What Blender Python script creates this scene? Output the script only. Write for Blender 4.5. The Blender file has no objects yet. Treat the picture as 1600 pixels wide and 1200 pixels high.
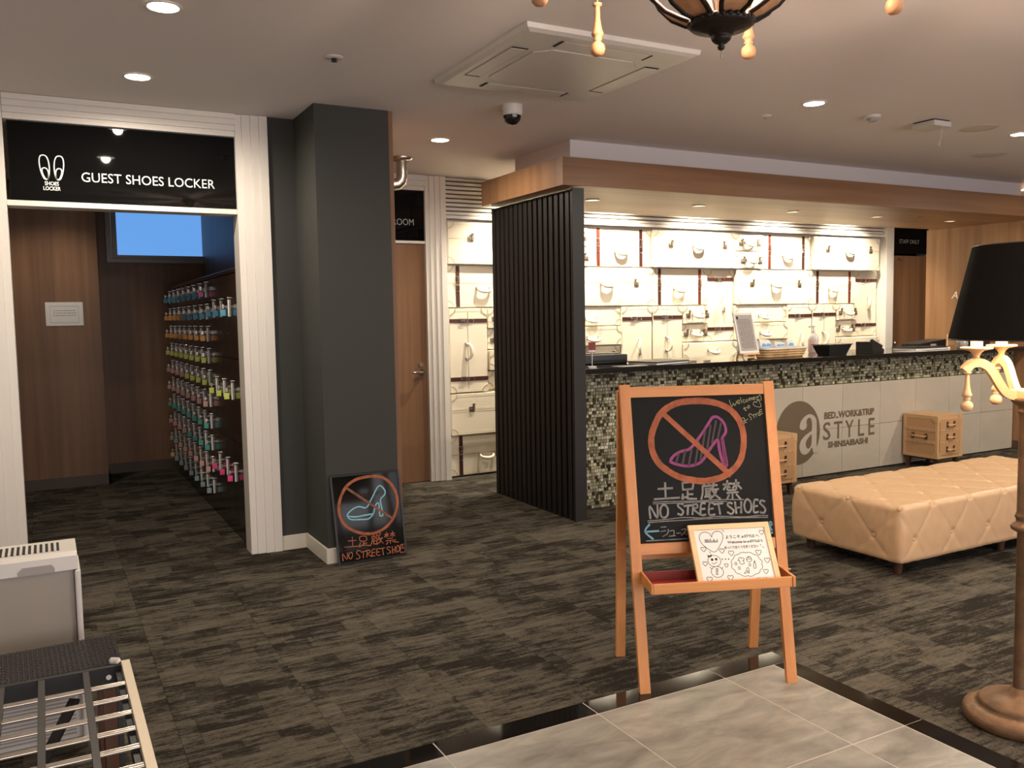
import bpy, bmesh, math, random
from mathutils import Vector, Matrix
random.seed(4)
SC = bpy.context.scene
COL = SC.collection
# ---------------------------------------------------------------- camera, world, exposure
H = 1.5
cam_data = bpy.data.cameras.new('camera'); cam_data.sensor_width = 36.0; cam_data.lens = 30.4305
cam = bpy.data.objects.new('camera', cam_data); COL.objects.link(cam)
cx, cy_, cz = ((0.8789,-0.476713,-0.016742),(0.051235,0.05945,0.996916),(-0.474247,-0.877046,0.076675))
cam.matrix_world = Matrix(((cx[0], cy_[0], cz[0], 0), (cx[1], cy_[1], cz[1], 0), (cx[2], cy_[2], cz[2], H), (0, 0, 0, 1)))
cam_data.clip_start = 0.05
SC.camera = cam
w = bpy.data.worlds.new('world'); SC.world = w; w.use_nodes = True
w.node_tree.nodes['Background'].inputs[0].default_value = (1.0, 0.84, 0.68, 1)
w.node_tree.nodes['Background'].inputs[1].default_value = 0.02
SC.view_settings.view_transform = 'Standard'; SC.view_settings.look = 'None'
SC.view_settings.exposure = 1.36; SC.view_settings.gamma = 1.0; SC.view_settings.use_curve_mapping = False
WARM = (1.0, 0.88, 0.72)
WASH = (1.0, 0.91, 0.74)
BULB = (1.0, 0.81, 0.64)
P_DOWN = 34.0      # ordinary ceiling downlights
P_WASH = 82.0      # spots over the suitcase wall
P_CHAND = 27.0
P_LAMP = 20.0
P_ASSUMED_DAY = 108.0      # assumed evening daylight from behind the camera, added to lift the ceiling
assumed_day = bpy.data.lights.new('assumed_daylight', 'AREA'); assumed_day.shape = 'RECTANGLE'; assumed_day.size = 9.0; assumed_day.size_y = 2.3; assumed_day.energy = P_ASSUMED_DAY; assumed_day.color = (.96, .90, .94)  # unseen area light, added to brighten ceiling and front faces
assumed_day_o = bpy.data.objects.new('assumed_daylight', assumed_day); COL.objects.link(assumed_day_o); assumed_day_o.location = (3.5, -3.5, 1.3); assumed_day_o.rotation_euler = (math.radians(90), 0, 0)

# ---------------------------------------------------------------- mesh helpers
class MB:
    def __init__(s): s.v = []; s.f = []; s.m = []; s.s = []
    def add(s, vs, fs, m=0, smooth=False):
        o = len(s.v); s.v += [tuple(v) for v in vs]
        for f in fs: s.f.append(tuple(i + o for i in f)); s.m.append(m); s.s.append(smooth)
        return s
    def box(s, x0, y0, z0, x1, y1, z1, m=0, bev=0.0):
        if x0 > x1: x0, x1 = x1, x0
        if y0 > y1: y0, y1 = y1, y0
        if z0 > z1: z0, z1 = z1, z0
        if bev > 0:
            bm = bmesh.new(); bmesh.ops.create_cube(bm, size=1.0)
            for v in bm.verts: v.co = Vector(((x0+x1)/2 + v.co.x*(x1-x0), (y0+y1)/2 + v.co.y*(y1-y0), (z0+z1)/2 + v.co.z*(z1-z0)))
            b = min(bev, .45*min(x1-x0, y1-y0, z1-z0))
            bmesh.ops.bevel(bm, geom=bm.edges[:], offset=b, segments=2, affect='EDGES', profile=0.5)
            bm.verts.index_update()
            s.add([v.co for v in bm.verts], [[v.index for v in f.verts] for f in bm.faces], m, False); bm.free(); return s
        vs = [(x0,y0,z0),(x1,y0,z0),(x1,y1,z0),(x0,y1,z0),(x0,y0,z1),(x1,y0,z1),(x1,y1,z1),(x0,y1,z1)]
        return s.add(vs, [(0,3,2,1),(4,5,6,7),(0,1,5,4),(1,2,6,5),(2,3,7,6),(3,0,4,7)], m)
    def tube(s, pts, r, n=10, m=0, caps=True, closed=False):
        pts = [Vector(p) for p in pts]; N = len(pts)
        rs = r if isinstance(r, (list, tuple)) else [r]*N
        rings = []; up = None
        for i, p in enumerate(pts):
            if closed: d = pts[(i+1) % N] - pts[i-1]
            else: d = pts[min(i+1, N-1)] - pts[max(i-1, 0)]
            d.normalize()
            if up is None: up = d.orthogonal().normalized()
            else:
                up = up - d*up.dot(d)
                if up.length < 1e-6: up = d.orthogonal()
                up.normalize()
            q = d.cross(up)
            rings.append([p + (up*math.cos(2*math.pi*k/n) + q*math.sin(2*math.pi*k/n))*rs[i] for k in range(n)])
        vs = [v for ring in rings for v in ring]; fs = []
        for i in range(N if closed else N-1):
            a = i*n; b = ((i+1) % N)*n
            for k in range(n): fs.append((a+k, a+(k+1) % n, b+(k+1) % n, b+k))
        s.add(vs, fs, m, True)
        if caps and not closed:
            s.add(rings[0], [tuple(range(n-1, -1, -1))], m); s.add(rings[-1], [tuple(range(n))], m)
        return s
    def lathe(s, prof, n=24, m=0, c=(0,0,0), smooth=True, caps=True):
        vs = []; fs = []
        for r, z in prof:
            for k in range(n):
                a = 2*math.pi*k/n; vs.append((c[0]+r*math.cos(a), c[1]+r*math.sin(a), c[2]+z))
        for i in range(len(prof)-1):
            for k in range(n):
                fs.append((i*n+k, i*n+(k+1) % n, (i+1)*n+(k+1) % n, (i+1)*n+k))
        s.add(vs, fs, m, smooth)
        if caps and prof[0][0] > 1e-4: s.add(vs[:n], [tuple(range(n-1, -1, -1))], m)
        if caps and prof[-1][0] > 1e-4: s.add(vs[-n:], [tuple(range(n))], m)
        return s
    def sphere(s, c, r, n=14, k=8, m=0, sz=1.0):
        return s.lathe([(max(1e-5, r*math.sin(math.pi*i/k)), -r*sz*math.cos(math.pi*i/k)) for i in range(k+1)], n, m, c)
    def prism(s, poly, f0, f1, m=0):
        """extrude a 2D outline between two mapping functions"""
        n = len(poly); a = [f0(*p) for p in poly]; b = [f1(*p) for p in poly]
        s.add(a + b, [tuple(range(n-1, -1, -1)), tuple(range(n, 2*n))] + [(i, (i+1) % n, n+(i+1) % n, n+i) for i in range(n)], m)
        return s
    def sweepbox(s, a, b, w, t, side, m=0, bev=0):
        """bar from a to b, width w along 'side', thickness t"""
        a = Vector(a); b = Vector(b); d = (b-a).normalized(); side = Vector(side); side = (side - d*side.dot(d)).normalized(); q = d.cross(side)
        vs = [p + side*(w/2*i) + q*(t/2*j) for p in (a, b) for i, j in ((-1,-1),(1,-1),(1,1),(-1,1))]
        return s.add(vs, [(3,2,1,0),(4,5,6,7),(0,1,5,4),(1,2,6,5),(2,3,7,6),(3,0,4,7)], m)
    def ribbon(s, strokes, width, fmap, lift=0.0008, m=0, smooth=True, jit=0.0):
        """hand-drawn strokes: flat raised strips; fmap(a,b,h) gives the 3D point at height h over the board"""
        for st in strokes:
            p = [Vector((x, y)) for x, y in st]
            closed = (p[0]-p[-1]).length < 1e-4 and len(p) > 3
            if smooth and len(p) > 2:
                q = []
                n = len(p)
                for i in range(n-1):
                    p0 = p[i-1] if i > 0 else (p[-2] if closed else p[0]); p3 = p[i+2] if i+2 < n else (p[1] if closed else p[-1])
                    for k in range(4):
                        t = k/4; a, b = p[i], p[i+1]
                        q.append(0.5*((2*a) + (b-p0)*t + (2*p0-5*a+4*b-p3)*t*t + (3*a-p0-3*b+p3)*t**3))
                q.append(p[-1]); p = q
            vs = []; fs = []; n = len(p)
            for i in range(n):
                d = p[min(i+1, n-1)] - p[max(i-1, 0)]
                if closed and i in (0, n-1): d = p[1] - p[-2]
                if d.length < 1e-7: d = Vector((1, 0))
                d.normalize(); nrm = Vector((-d.y, d.x)); w = width/2*(1 + jit*random.uniform(-1, 1))
                e = p[i]
                if not closed and i == 0: e = e - d*w*.6
                if not closed and i == n-1: e = e + d*w*.6
                for sg in (-1, 1):
                    c = e + nrm*w*sg; vs.append(fmap(c.x, c.y, lift))
                for sg in (-1, 1):
                    c = e + nrm*w*sg; vs.append(fmap(c.x, c.y, 0))
            for i in range(n-1):
                a = 4*i; b = a+4
                fs += [(a, a+1, b+1, b), (a+2, a, b, b+2), (a+1, a+3, b+3, b+1)]
            s.add(vs, fs, m)
        return s
    def disc(s, c, r, fx, fy, n=20, m=0, a0=0, a1=2*math.pi):
        c = Vector(c); fx = Vector(fx); fy = Vector(fy); full = abs(a1-a0-2*math.pi) < 1e-6
        ring = [c + fx*r*math.cos(a0+(a1-a0)*k/n) + fy*r*math.sin(a0+(a1-a0)*k/n) for k in range(n if full else n+1)]
        if not full: ring.append(c)
        return s.add(ring, [tuple(range(len(ring)))], m)
    def mesh(s, name, mats=None):
        me = bpy.data.meshes.new(name); me.from_pydata([tuple(v) for v in s.v], [], s.f)
        for m in (mats if isinstance(mats, (list, tuple)) else [mats]):
            if m: me.materials.append(m)
        me.polygons.foreach_set('material_index', s.m); me.polygons.foreach_set('use_smooth', s.s); me.update()
        return me

def ob(name, me, parent=None, loc=(0,0,0), rz=0.0, **kw):
    o = bpy.data.objects.new(name, me); COL.objects.link(o)
    if parent is not None: o.parent = parent
    o.location = loc
    if rz: o.rotation_euler = (0, 0, rz)
    for k, v in kw.items(): o[k] = v
    return o
def mk(name, mb, mats, parent=None, loc=(0,0,0), rz=0.0, **kw): return ob(name, mb.mesh(name, mats), parent, loc, rz, **kw)
def thing(name, label, cat, loc=(0,0,0), rz=0.0, group=None):
    o = ob(name, None, None, loc, rz, label=label, category=cat)
    if group: o['group'] = group
    o.empty_display_size = 0.1
    return o
def struct(name, mb, mats, parent=None, loc=(0,0,0), **kw): return mk(name, mb, mats, parent, loc, kind='structure', **kw)
def B(*a, **k): return MB().box(*a, **k)

def text_mb(txt, size=1.0, depth=0.0, fmap=None, width=None, align='CENTER', m=0, xscale=1.0, bold=0.0):
    """lettering as mesh; local x,y of the text go through fmap(x,y,h)"""
    cu = bpy.data.curves.new('lettering', 'FONT'); cu.body = txt; cu.size = size; cu.align_x = 'LEFT'; cu.resolution_u = 3; cu.offset = bold
    o = bpy.data.objects.new('lettering', cu); COL.objects.link(o)
    me = bpy.data.meshes.new_from_object(o.evaluated_get(bpy.context.evaluated_depsgraph_get()))
    vs = [v.co.copy() for v in me.vertices]; fs = [tuple(p.vertices) for p in me.polygons]
    bpy.data.objects.remove(o); bpy.data.meshes.remove(me); bpy.data.curves.remove(cu)
    x0 = min(v.x for v in vs); x1 = max(v.x for v in vs)
    k = (width/(x1-x0)) if width else xscale
    off = {'LEFT': x0, 'CENTER': (x0+x1)/2, 'RIGHT': x1}[align]
    mb = MB(); n = len(vs)
    mb.add([fmap((v.x-off)*k, v.y, depth) for v in vs], fs, m)
    return mb
# ---------------------------------------------------------------- materials
def newmat(name):
    m = bpy.data.materials.new(name); m.use_nodes = True
    return m, m.node_tree.nodes, m.node_tree.links, m.node_tree.nodes['Principled BSDF']
def plain(name, c, rough=0.5, metal=0.0, emit=None, es=0.0, spec=None, bump=0.0, bscale=200.0, coat=0.0, trans=0.0, var=0.0):
    m, N, L, b = newmat(name)
    b.inputs['Base Color'].default_value = (*c, 1); b.inputs['Roughness'].default_value = rough; b.inputs['Metallic'].default_value = metal
    if spec is not None: b.inputs['Specular IOR Level'].default_value = spec
    if coat: b.inputs['Coat Weight'].default_value = coat; b.inputs['Coat Roughness'].default_value = 0.05
    if trans: b.inputs['Transmission Weight'].default_value = trans
    if emit: b.inputs['Emission Color'].default_value = (*emit, 1); b.inputs['Emission Strength'].default_value = es
    if bump or var:
        tc = N.new('ShaderNodeTexCoord'); nz = N.new('ShaderNodeTexNoise'); nz.inputs['Scale'].default_value = bscale; nz.inputs['Detail'].default_value = 3
        L.new(tc.outputs['Object'], nz.inputs['Vector'])
        if bump:
            bp = N.new('ShaderNodeBump'); bp.inputs['Strength'].default_value = bump; bp.inputs['Distance'].default_value = 0.004
            L.new(nz.outputs['Fac'], bp.inputs['Height']); L.new(bp.outputs['Normal'], b.inputs['Normal'])
        if var:
            n2 = N.new('ShaderNodeTexNoise'); n2.inputs['Scale'].default_value = bscale*.1; n2.inputs['Detail'].default_value = 5; L.new(tc.outputs['Object'], n2.inputs['Vector'])
            r = N.new('ShaderNodeValToRGB'); r.color_ramp.elements[0].position = .3; r.color_ramp.elements[1].position = .7
            r.color_ramp.elements[0].color = (*[v*(1-var) for v in c], 1); r.color_ramp.elements[1].color = (*[min(1, v*(1+var)) for v in c], 1)
            L.new(n2.outputs['Fac'], r.inputs['Fac']); L.new(r.outputs['Color'], b.inputs['Base Color'])
    return m
def wood(name, c1, c2, axis='Z', rough=0.45, grain=14.0, along=0.5, figure=2.2, spec=0.35):
    m, N, L, b = newmat(name)
    tc = N.new('ShaderNodeTexCoord'); mp = N.new('ShaderNodeMapping'); sc = [grain]*3; sc['XYZ'.index(axis)] = along
    mp.inputs['Scale'].default_value = sc; L.new(tc.outputs['Object'], mp.inputs['Vector'])
    oi = N.new('ShaderNodeObjectInfo'); mu = N.new('ShaderNodeMath'); mu.operation = 'MULTIPLY'; mu.inputs[1].default_value = 37.0; L.new(oi.outputs['Random'], mu.inputs[0])
    n1 = N.new('ShaderNodeTexNoise'); n1.noise_dimensions = '4D'; n1.inputs['Scale'].default_value = 1.0; n1.inputs['Detail'].default_value = 7; n1.inputs['Roughness'].default_value = .62; n1.inputs['Distortion'].default_value = .35
    n2 = N.new('ShaderNodeTexNoise'); n2.noise_dimensions = '4D'; n2.inputs['Scale'].default_value = 1/figure/2; n2.inputs['Detail'].default_value = 2
    for n in (n1, n2): L.new(mp.outputs['Vector'], n.inputs['Vector']); L.new(mu.outputs[0], n.inputs['W'])
    ad = N.new('ShaderNodeMath'); ad.operation = 'MULTIPLY_ADD'; ad.inputs[1].default_value = .55; L.new(n1.outputs['Fac'], ad.inputs[0])
    m2 = N.new('ShaderNodeMath'); m2.operation = 'MULTIPLY'; m2.inputs[1].default_value = .45; L.new(n2.outputs['Fac'], m2.inputs[0]); L.new(m2.outputs[0], ad.inputs[2])
    r = N.new('ShaderNodeValToRGB'); e = r.color_ramp.elements; e[0].position = .36; e[1].position = .64; e[0].color = (*c1, 1); e[1].color = (*c2, 1)
    L.new(ad.outputs[0], r.inputs['Fac']); L.new(r.outputs['Color'], b.inputs['Base Color'])
    b.inputs['Roughness'].default_value = rough; b.inputs['Specular IOR Level'].default_value = spec
    bp = N.new('ShaderNodeBump'); bp.inputs['Strength'].default_value = .08; bp.inputs['Distance'].default_value = .003; L.new(n1.outputs['Fac'], bp.inputs['Height']); L.new(bp.outputs['Normal'], b.inputs['Normal'])
    return m

M = {}
M['veneer'] = wood('brown_wood_veneer', (.145,.069,.031), (.27,.142,.069), 'Z')
M['veneer_x'] = wood('brown_wood_veneer_horizontal', (.165,.076,.036), (.28,.15,.077), 'X')
M['easel'] = wood('orange_beech', (.52,.205,.058), (.68,.305,.105), 'Z', rough=.4, grain=26)
M['easel_x'] = wood('orange_beech_rail', (.52,.205,.058), (.68,.305,.105), 'X', rough=.4, grain=26)
M['ash'] = wood('pale_ash', (.62,.38,.20), (.78,.53,.30), 'Z', rough=.45, grain=20)
M['pine_x'] = wood('pale_pine', (.75,.47,.24), (.85,.58,.33), 'X', rough=.45, grain=24)
M['soffit_wood_lit'] = wood('canopy_soffit_veneer_lit', (.27,.14,.066), (.42,.245,.13), 'X')  # canopy veneer lightened, the warm bounce light on the underside put into its colour
M['endwall_wood'] = wood('light_brown_veneer', (.20,.098,.043), (.36,.19,.088), 'Z')
M['espresso'] = wood('espresso_veneer', (.016,.0085,.006), (.028,.016,.011), 'Z', rough=.16, grain=20, spec=.5)
M['slat'] = plain('near_black_stain', (.012,.0095,.0085), .5, bump=.05)
M['darkleg'] = wood('dark_stained_wood', (.04,.018,.009), (.08,.036,.018), 'Z')
M['grey'] = plain('charcoal_fabric_wall', (.043,.043,.038), .85, bump=.25, bscale=420)
M['white'] = plain('cream_white_paint', (.74,.69,.62), .42)
M['ceil'] = plain('ceiling_paint', (.80,.735,.695), .9, bump=.05, bscale=150)
M['plaster'] = plain('white_plaster', (.72,.66,.63), .8)
M['skirt'] = plain('cream_vinyl_skirting', (.68,.63,.52), .4)
M['skirt_dark'] = plain('brown_vinyl_skirting', (.075,.048,.03), .5)
M['acrylic'] = plain('gloss_black_acrylic', (.004,.004,.004), .03, spec=.16)
M['signwhite'] = plain('white_lettering', (.85,.85,.80), .5)
M['signgrey'] = plain('grey_lettering', (.32,.33,.33), .5)
M['case'] = plain('cream_leatherette', (.80,.71,.55), .5, bump=.12, bscale=500)
M['case2'] = plain('cream_leatherette_piping', (.77,.67,.50), .5, bump=.1, bscale=500)
M['strap'] = plain('brown_leather_strap', (.062,.018,.011), .38, bump=.2, bscale=300)
M['strap_lit'] = plain('brown_leather_strap_lit', (.15,.028,.014), .38, bump=.2, bscale=300)  # same brown leather, with the reddening of the strong wash light in its colour
M['steel'] = plain('satin_steel', (.55,.50,.45), .28, metal=1.0)
M['brassdark'] = plain('aged_nickel', (.26,.20,.145), .42, metal=.6)
M['chrome'] = plain('chrome', (.75,.73,.70), .12, metal=1.0)
M['rivet'] = plain('rivets', (.16,.12,.09), .4, metal=.8)
M['handle'] = plain('cream_handle', (.83,.76,.62), .4)
M['granite'] = None
M['signmetal'] = plain('pale_satin_handle', (.90,.86,.80), .4)
M['glass_dark'] = plain('smoked_dome', (.01,.01,.01), .05, spec=.6)
M['plastic'] = plain('white_plastic', (.66,.62,.56), .4)
M['plastic2'] = plain('grey_plastic', (.36,.33,.30), .45)
M['black'] = plain('black_plastic', (.010,.010,.010), .38)
M['blackgap'] = plain('dark_recess', (.012,.011,.010), .8)
M['chalkboard'] = plain('chalkboard', (.0095,.0095,.008), .55, spec=.12, bump=.03)
M['boardgloss'] = plain('glossy_black_board', (.008,.008,.007), .07, spec=.22)
M['ch_orange'] = plain('orange_chalk', (.34,.105,.05), .95, bump=.3, bscale=300, var=.25)
M['ch_pink'] = plain('pink_chalk', (.27,.065,.17), .95, var=.25, bscale=300)
M['ch_dim'] = plain('faint_purple_chalk', (.075,.055,.065), .95)
M['ch_white'] = plain('grey_white_chalk', (.24,.235,.215), .95, var=.3, bscale=300)
M['ch_yel'] = plain('pale_yellow_chalk', (.42,.42,.22), .95)
M['ch_blue'] = plain('blue_chalk', (.16,.33,.40), .95, var=.2, bscale=300)
M['ch_cyan'] = plain('sky_blue_chalk', (.22,.50,.60), .95)
M['ch_or2'] = plain('red_orange_chalk', (.40,.12,.055), .95, var=.2, bscale=300)
M['paper'] = plain('white_paper', (.80,.77,.72), .6)
M['ink'] = plain('black_marker', (.015,.015,.015), .6)
M['felt'] = plain('red_felt', (.30,.012,.02), .95)
M['ottoman'] = plain('tan_leather', (.60,.385,.215), .42, spec=.4, bump=.10, bscale=260)
M['trunk'] = plain('tan_trunk_leather', (.45,.255,.12), .5, bump=.15, bscale=260)
M['trunk2'] = plain('light_tan_trunk_trim', (.53,.315,.155), .5, bump=.1, bscale=260)
M['bronze'] = plain('antique_bronze_paint', (.21,.122,.064), .42, metal=.45, bump=.35, bscale=120, var=.35)
M['iron'] = plain('dark_iron', (.020,.014,.011), .5, metal=.6, bump=.3, bscale=90)
M['shade'] = plain('black_linen_shade', (.011,.0095,.0085), .9, spec=.08, bump=.5, bscale=350)
M['shade_in'] = plain('shade_lining', (.55,.42,.28), .8)
M['frame_al'] = plain('grey_aluminium', (.27,.24,.22), .45, metal=.3)
M['wicker'] = plain('dark_rattan', (.022,.016,.013), .28, spec=.6)
M['rackbar'] = plain('grey_metal_bar', (.06,.055,.05), .4, metal=.5)
M['rod'] = plain('polished_rod', (.60,.54,.46), .22, metal=1.0)
M['rackedge'] = plain('pale_edge_strip', (.72,.62,.46), .45)
M['basket'] = plain('woven_basket', (.56,.36,.17), .7, bump=.8, bscale=90, var=.35)
M['blue'] = plain('blue_print', (.10,.34,.62), .5)
M['red'] = plain('red_print', (.28,.03,.02), .5)
M['pink_liq'] = plain('pink_tint_plastic', (.80,.58,.52), .35)
M['logo'] = None
M['lens'] = plain('lit_downlight_lens', (1,.95,.85), .4, emit=(1.0,.88,.70), es=9.0)
M['lensdim'] = plain('dim_spot_lens', (.8,.7,.55), .4, emit=(1.0,.75,.48), es=.9)
M['flame'] = plain('lit_bulb', (1,.9,.75), .4, emit=(1.0,.78,.50), es=14.0)
M['candle'] = plain('candle_sleeve', (.90,.84,.72), .5)
M['window'] = plain('evening_window_glass', (.1,.2,.4), .2, emit=(.17,.45,1.0), es=.31)
M['chand_wood'] = wood('chandelier_wood', (.42,.20,.09), (.58,.30,.15), 'Z', rough=.45, grain=18)

def mat_granite():
    m, N, L, b = newmat('black_granite'); tc = N.new('ShaderNodeTexCoord'); v = N.new('ShaderNodeTexVoronoi'); v.inputs['Scale'].default_value = 90
    r = N.new('ShaderNodeValToRGB'); e = r.color_ramp.elements; e[0].position = .0; e[0].color = (.14,.12,.10,1); e[1].position = .16; e[1].color = (.010,.009,.008,1)
    L.new(tc.outputs['Object'], v.inputs['Vector']); L.new(v.outputs['Distance'], r.inputs['Fac']); L.new(r.outputs['Color'], b.inputs['Base Color']); b.inputs['Roughness'].default_value = .10
    return m
M['granite'] = mat_granite()
def mat_carpet():
    m, N, L, b = newmat('streaked_carpet')
    g = N.new('ShaderNodeNewGeometry'); oi = N.new('ShaderNodeObjectInfo')
    def math_(op, a, bb=None, c=None):
        n = N.new('ShaderNodeMath'); n.operation = op
        for i, x in enumerate((a, bb, c)):
            if x is None: continue
            if isinstance(x, (int, float)): n.inputs[i].default_value = x
            else: L.new(x, n.inputs[i])
        return n.outputs[0]
    sep = N.new('ShaderNodeSeparateXYZ'); L.new(g.outputs['Position'], sep.inputs[0])
    X, Y = sep.outputs[0], sep.outputs[1]
    def cells(sx, sy, seed):
        row = math_('FLOOR', math_('MULTIPLY', Y, sy))
        wn = N.new('ShaderNodeTexWhiteNoise'); wn.noise_dimensions = '2D'; cv = N.new('ShaderNodeCombineXYZ'); L.new(row, cv.inputs[0]); cv.inputs[1].default_value = seed; L.new(cv.outputs[0], wn.inputs['Vector'])
        col = math_('FLOOR', math_('ADD', math_('MULTIPLY', X, sx), math_('MULTIPLY', wn.outputs['Value'], 7.0)))
        w2 = N.new('ShaderNodeTexWhiteNoise'); w2.noise_dimensions = '3D'; c2 = N.new('ShaderNodeCombineXYZ'); L.new(row, c2.inputs[0]); L.new(col, c2.inputs[1]); c2.inputs[2].default_value = seed+3; L.new(c2.outputs[0], w2.inputs['Vector'])
        return w2.outputs['Value']
    p1 = cells(4.0, 8.0, 1.0); p2 = cells(8.0, 16.0, 9.0)
    def noise(sx, sy, det, rough, wseed):
        mp = N.new('ShaderNodeMapping'); mp.inputs['Scale'].default_value = (sx, sy, 1); L.new(g.outputs['Position'], mp.inputs['Vector'])
        n = N.new('ShaderNodeTexNoise'); n.noise_dimensions = '4D'; n.inputs['Scale'].default_value = 1; n.inputs['Detail'].default_value = det; n.inputs['Roughness'].default_value = rough
        L.new(mp.outputs['Vector'], n.inputs['Vector']); L.new(math_('ADD', math_('MULTIPLY', oi.outputs['Random'], 20.0), wseed), n.inputs['W']); return n.outputs['Fac']
    streak = noise(5.0, 34, 9, .80, 0.0); fine = noise(70, 150, 2, .6, 5.0); broad = noise(1.3, 3.0, 2, .5, 2.0)
    t = math_('ADD', math_('MULTIPLY', streak, 1.25), math_('MULTIPLY', math_('SUBTRACT', p1, .5), .12))
    t = math_('ADD', t, math_('MULTIPLY', math_('SUBTRACT', p2, .5), .09))
    t = math_('ADD', t, math_('MULTIPLY', math_('SUBTRACT', fine, .5), .30))
    t = math_('ADD', t, math_('MULTIPLY', math_('SUBTRACT', broad, .5), .35))
    r = N.new('ShaderNodeValToRGB'); e = r.color_ramp.elements
    e[0].position = .52; e[0].color = (.022,.018,.0135,1); e[1].position = .82; e[1].color = (.128,.111,.084,1)
    k = e.new(.59); k.color = (.040,.034,.026,1); k = e.new(.63); k.color = (.074,.064,.048,1)
    L.new(t, r.inputs['Fac']); L.new(r.outputs['Color'], b.inputs['Base Color']); b.inputs['Roughness'].default_value = .97; b.inputs['Specular IOR Level'].default_value = .1
    pile = N.new('ShaderNodeTexNoise'); pile.inputs['Scale'].default_value = 260; L.new(g.outputs['Position'], pile.inputs['Vector'])
    bp = N.new('ShaderNodeBump'); bp.inputs['Strength'].default_value = .6; bp.inputs['Distance'].default_value = .006; L.new(pile.outputs['Fac'], bp.inputs['Height']); L.new(bp.outputs['Normal'], b.inputs['Normal'])
    return m
M['carpet'] = mat_carpet()
def mat_stone(name, c1, c2, rough, sx=2.0, sy=7.0, bump=.0, vein=True):
    m, N, L, b = newmat(name); tc = N.new('ShaderNodeTexCoord'); oi = N.new('ShaderNodeObjectInfo')
    mp = N.new('ShaderNodeMapping'); mp.inputs['Scale'].default_value = (sx, sy, sy); mp.inputs['Rotation'].default_value = (0, 0, .3); L.new(tc.outputs['Object'], mp.inputs['Vector'])
    mu = N.new('ShaderNodeMath'); mu.operation = 'MULTIPLY'; mu.inputs[1].default_value = 50; L.new(oi.outputs['Random'], mu.inputs[0])
    n = N.new('ShaderNodeTexNoise'); n.noise_dimensions = '4D'; n.inputs['Scale'].default_value = 1; n.inputs['Detail'].default_value = 8; n.inputs['Roughness'].default_value = .6; n.inputs['Distortion'].default_value = 1.2
    L.new(mp.outputs['Vector'], n.inputs['Vector']); L.new(mu.outputs[0], n.inputs['W'])
    r = N.new('ShaderNodeValToRGB'); e = r.color_ramp.elements; e[0].position = .3; e[1].position = .7; e[0].color = (*c1, 1); e[1].color = (*c2, 1)
    L.new(n.outputs['Fac'], r.inputs['Fac']); L.new(r.outputs['Color'], b.inputs['Base Color']); b.inputs['Roughness'].default_value = rough
    return m
M['porcelain'] = mat_stone('grey_porcelain', (.15,.142,.121), (.36,.338,.292), .30, 3.6, 10.0)
M['panel'] = mat_stone('beige_stone_panel', (.40,.345,.27), (.47,.41,.33), .45, 1.2, 2.0)
M['borderstone'] = plain('polished_black_strip', (.008,.007,.006), .06, spec=.5)
M['grout'] = plain('pale_grout', (.55,.50,.43), .8)
M['logo'] = plain('bronze_metal_logo', (.20,.15,.095), .38, metal=.35)
def mat_mosaic():
    m, N, L, b = newmat('glass_mosaic'); a = N.new('ShaderNodeAttribute'); a.attribute_name = 'tint'
    L.new(a.outputs['Color'], b.inputs['Base Color']); b.inputs['Roughness'].default_value = .18; return m
M['mosaic'] = mat_mosaic()
# ---------------------------------------------------------------- hand lettering and drawings
# strokes traced in sketch units, carried onto each flat board by that board's own plane mapping (metres)
def plane_map(h, x, y):
    X, Y = x/1000, y/1000; w_ = h[6]*X + h[7]*Y + 1
    return ((h[0]*X + h[1]*Y + h[2])/w_, (h[3]*X + h[4]*Y + h[5])/w_)
H_RING = (.75818, -.03729, -.11793, -.05255, -.70858, 1.27529, -.02683, .01921)
H_TEXT = (.36589, -.01802, .02143, -.02533, -.34203, .85974, -.01292, .00919)
H_WELCOME = (.2493, -.01243, .36827, -.01715, -.23328, 1.23712, -.00869, .00598)
H_CARD = (.31711, -.05989, -.02501, -.01817, -.30937, .32161, -.00947, .04566)
H_LEAN = (.70567, -.04768, -.44819, -.10532, -.68014, .83081, -.06247, .00792)
def on_board(h, strokes): return [[plane_map(h, x, y) for x, y in st] for st in strokes]
def cv(x, y): return plane_map(H_CARD, x, y)
E_ring=[[(520,165),(440,172),(380,195),(330,235),(300,290),(280,350),(278,410),(290,460),(320,510),(360,545),(420,580),(490,600),(560,608),(620,600),(680,580),(735,540),(770,490),(785,430),(788,370),(778,310),(755,260),(715,215),(660,185),(590,168),(520,165)],[(335,228),(712,572)]]
E_shoe=[[(385,495),(400,470),(440,445),(490,430),(540,370),(590,295),(618,255),(650,258),(680,290),(690,330),(680,355),(672,370),(680,430),(694,520),(675,510),(655,440),(645,380),(620,405),(590,450),(560,495),(530,515),(480,525),(430,518),(390,505),(385,495)],[(668,372),(688,518)]]
E_str=[[(430,455),(415,505)],[(465,440),(450,515)],[(500,430),(485,520)],[(540,390),(520,515)],[(575,330),(550,490)],[(605,300),(585,440)],[(635,275),(612,400)],[(662,290),(645,370)]]
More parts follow.
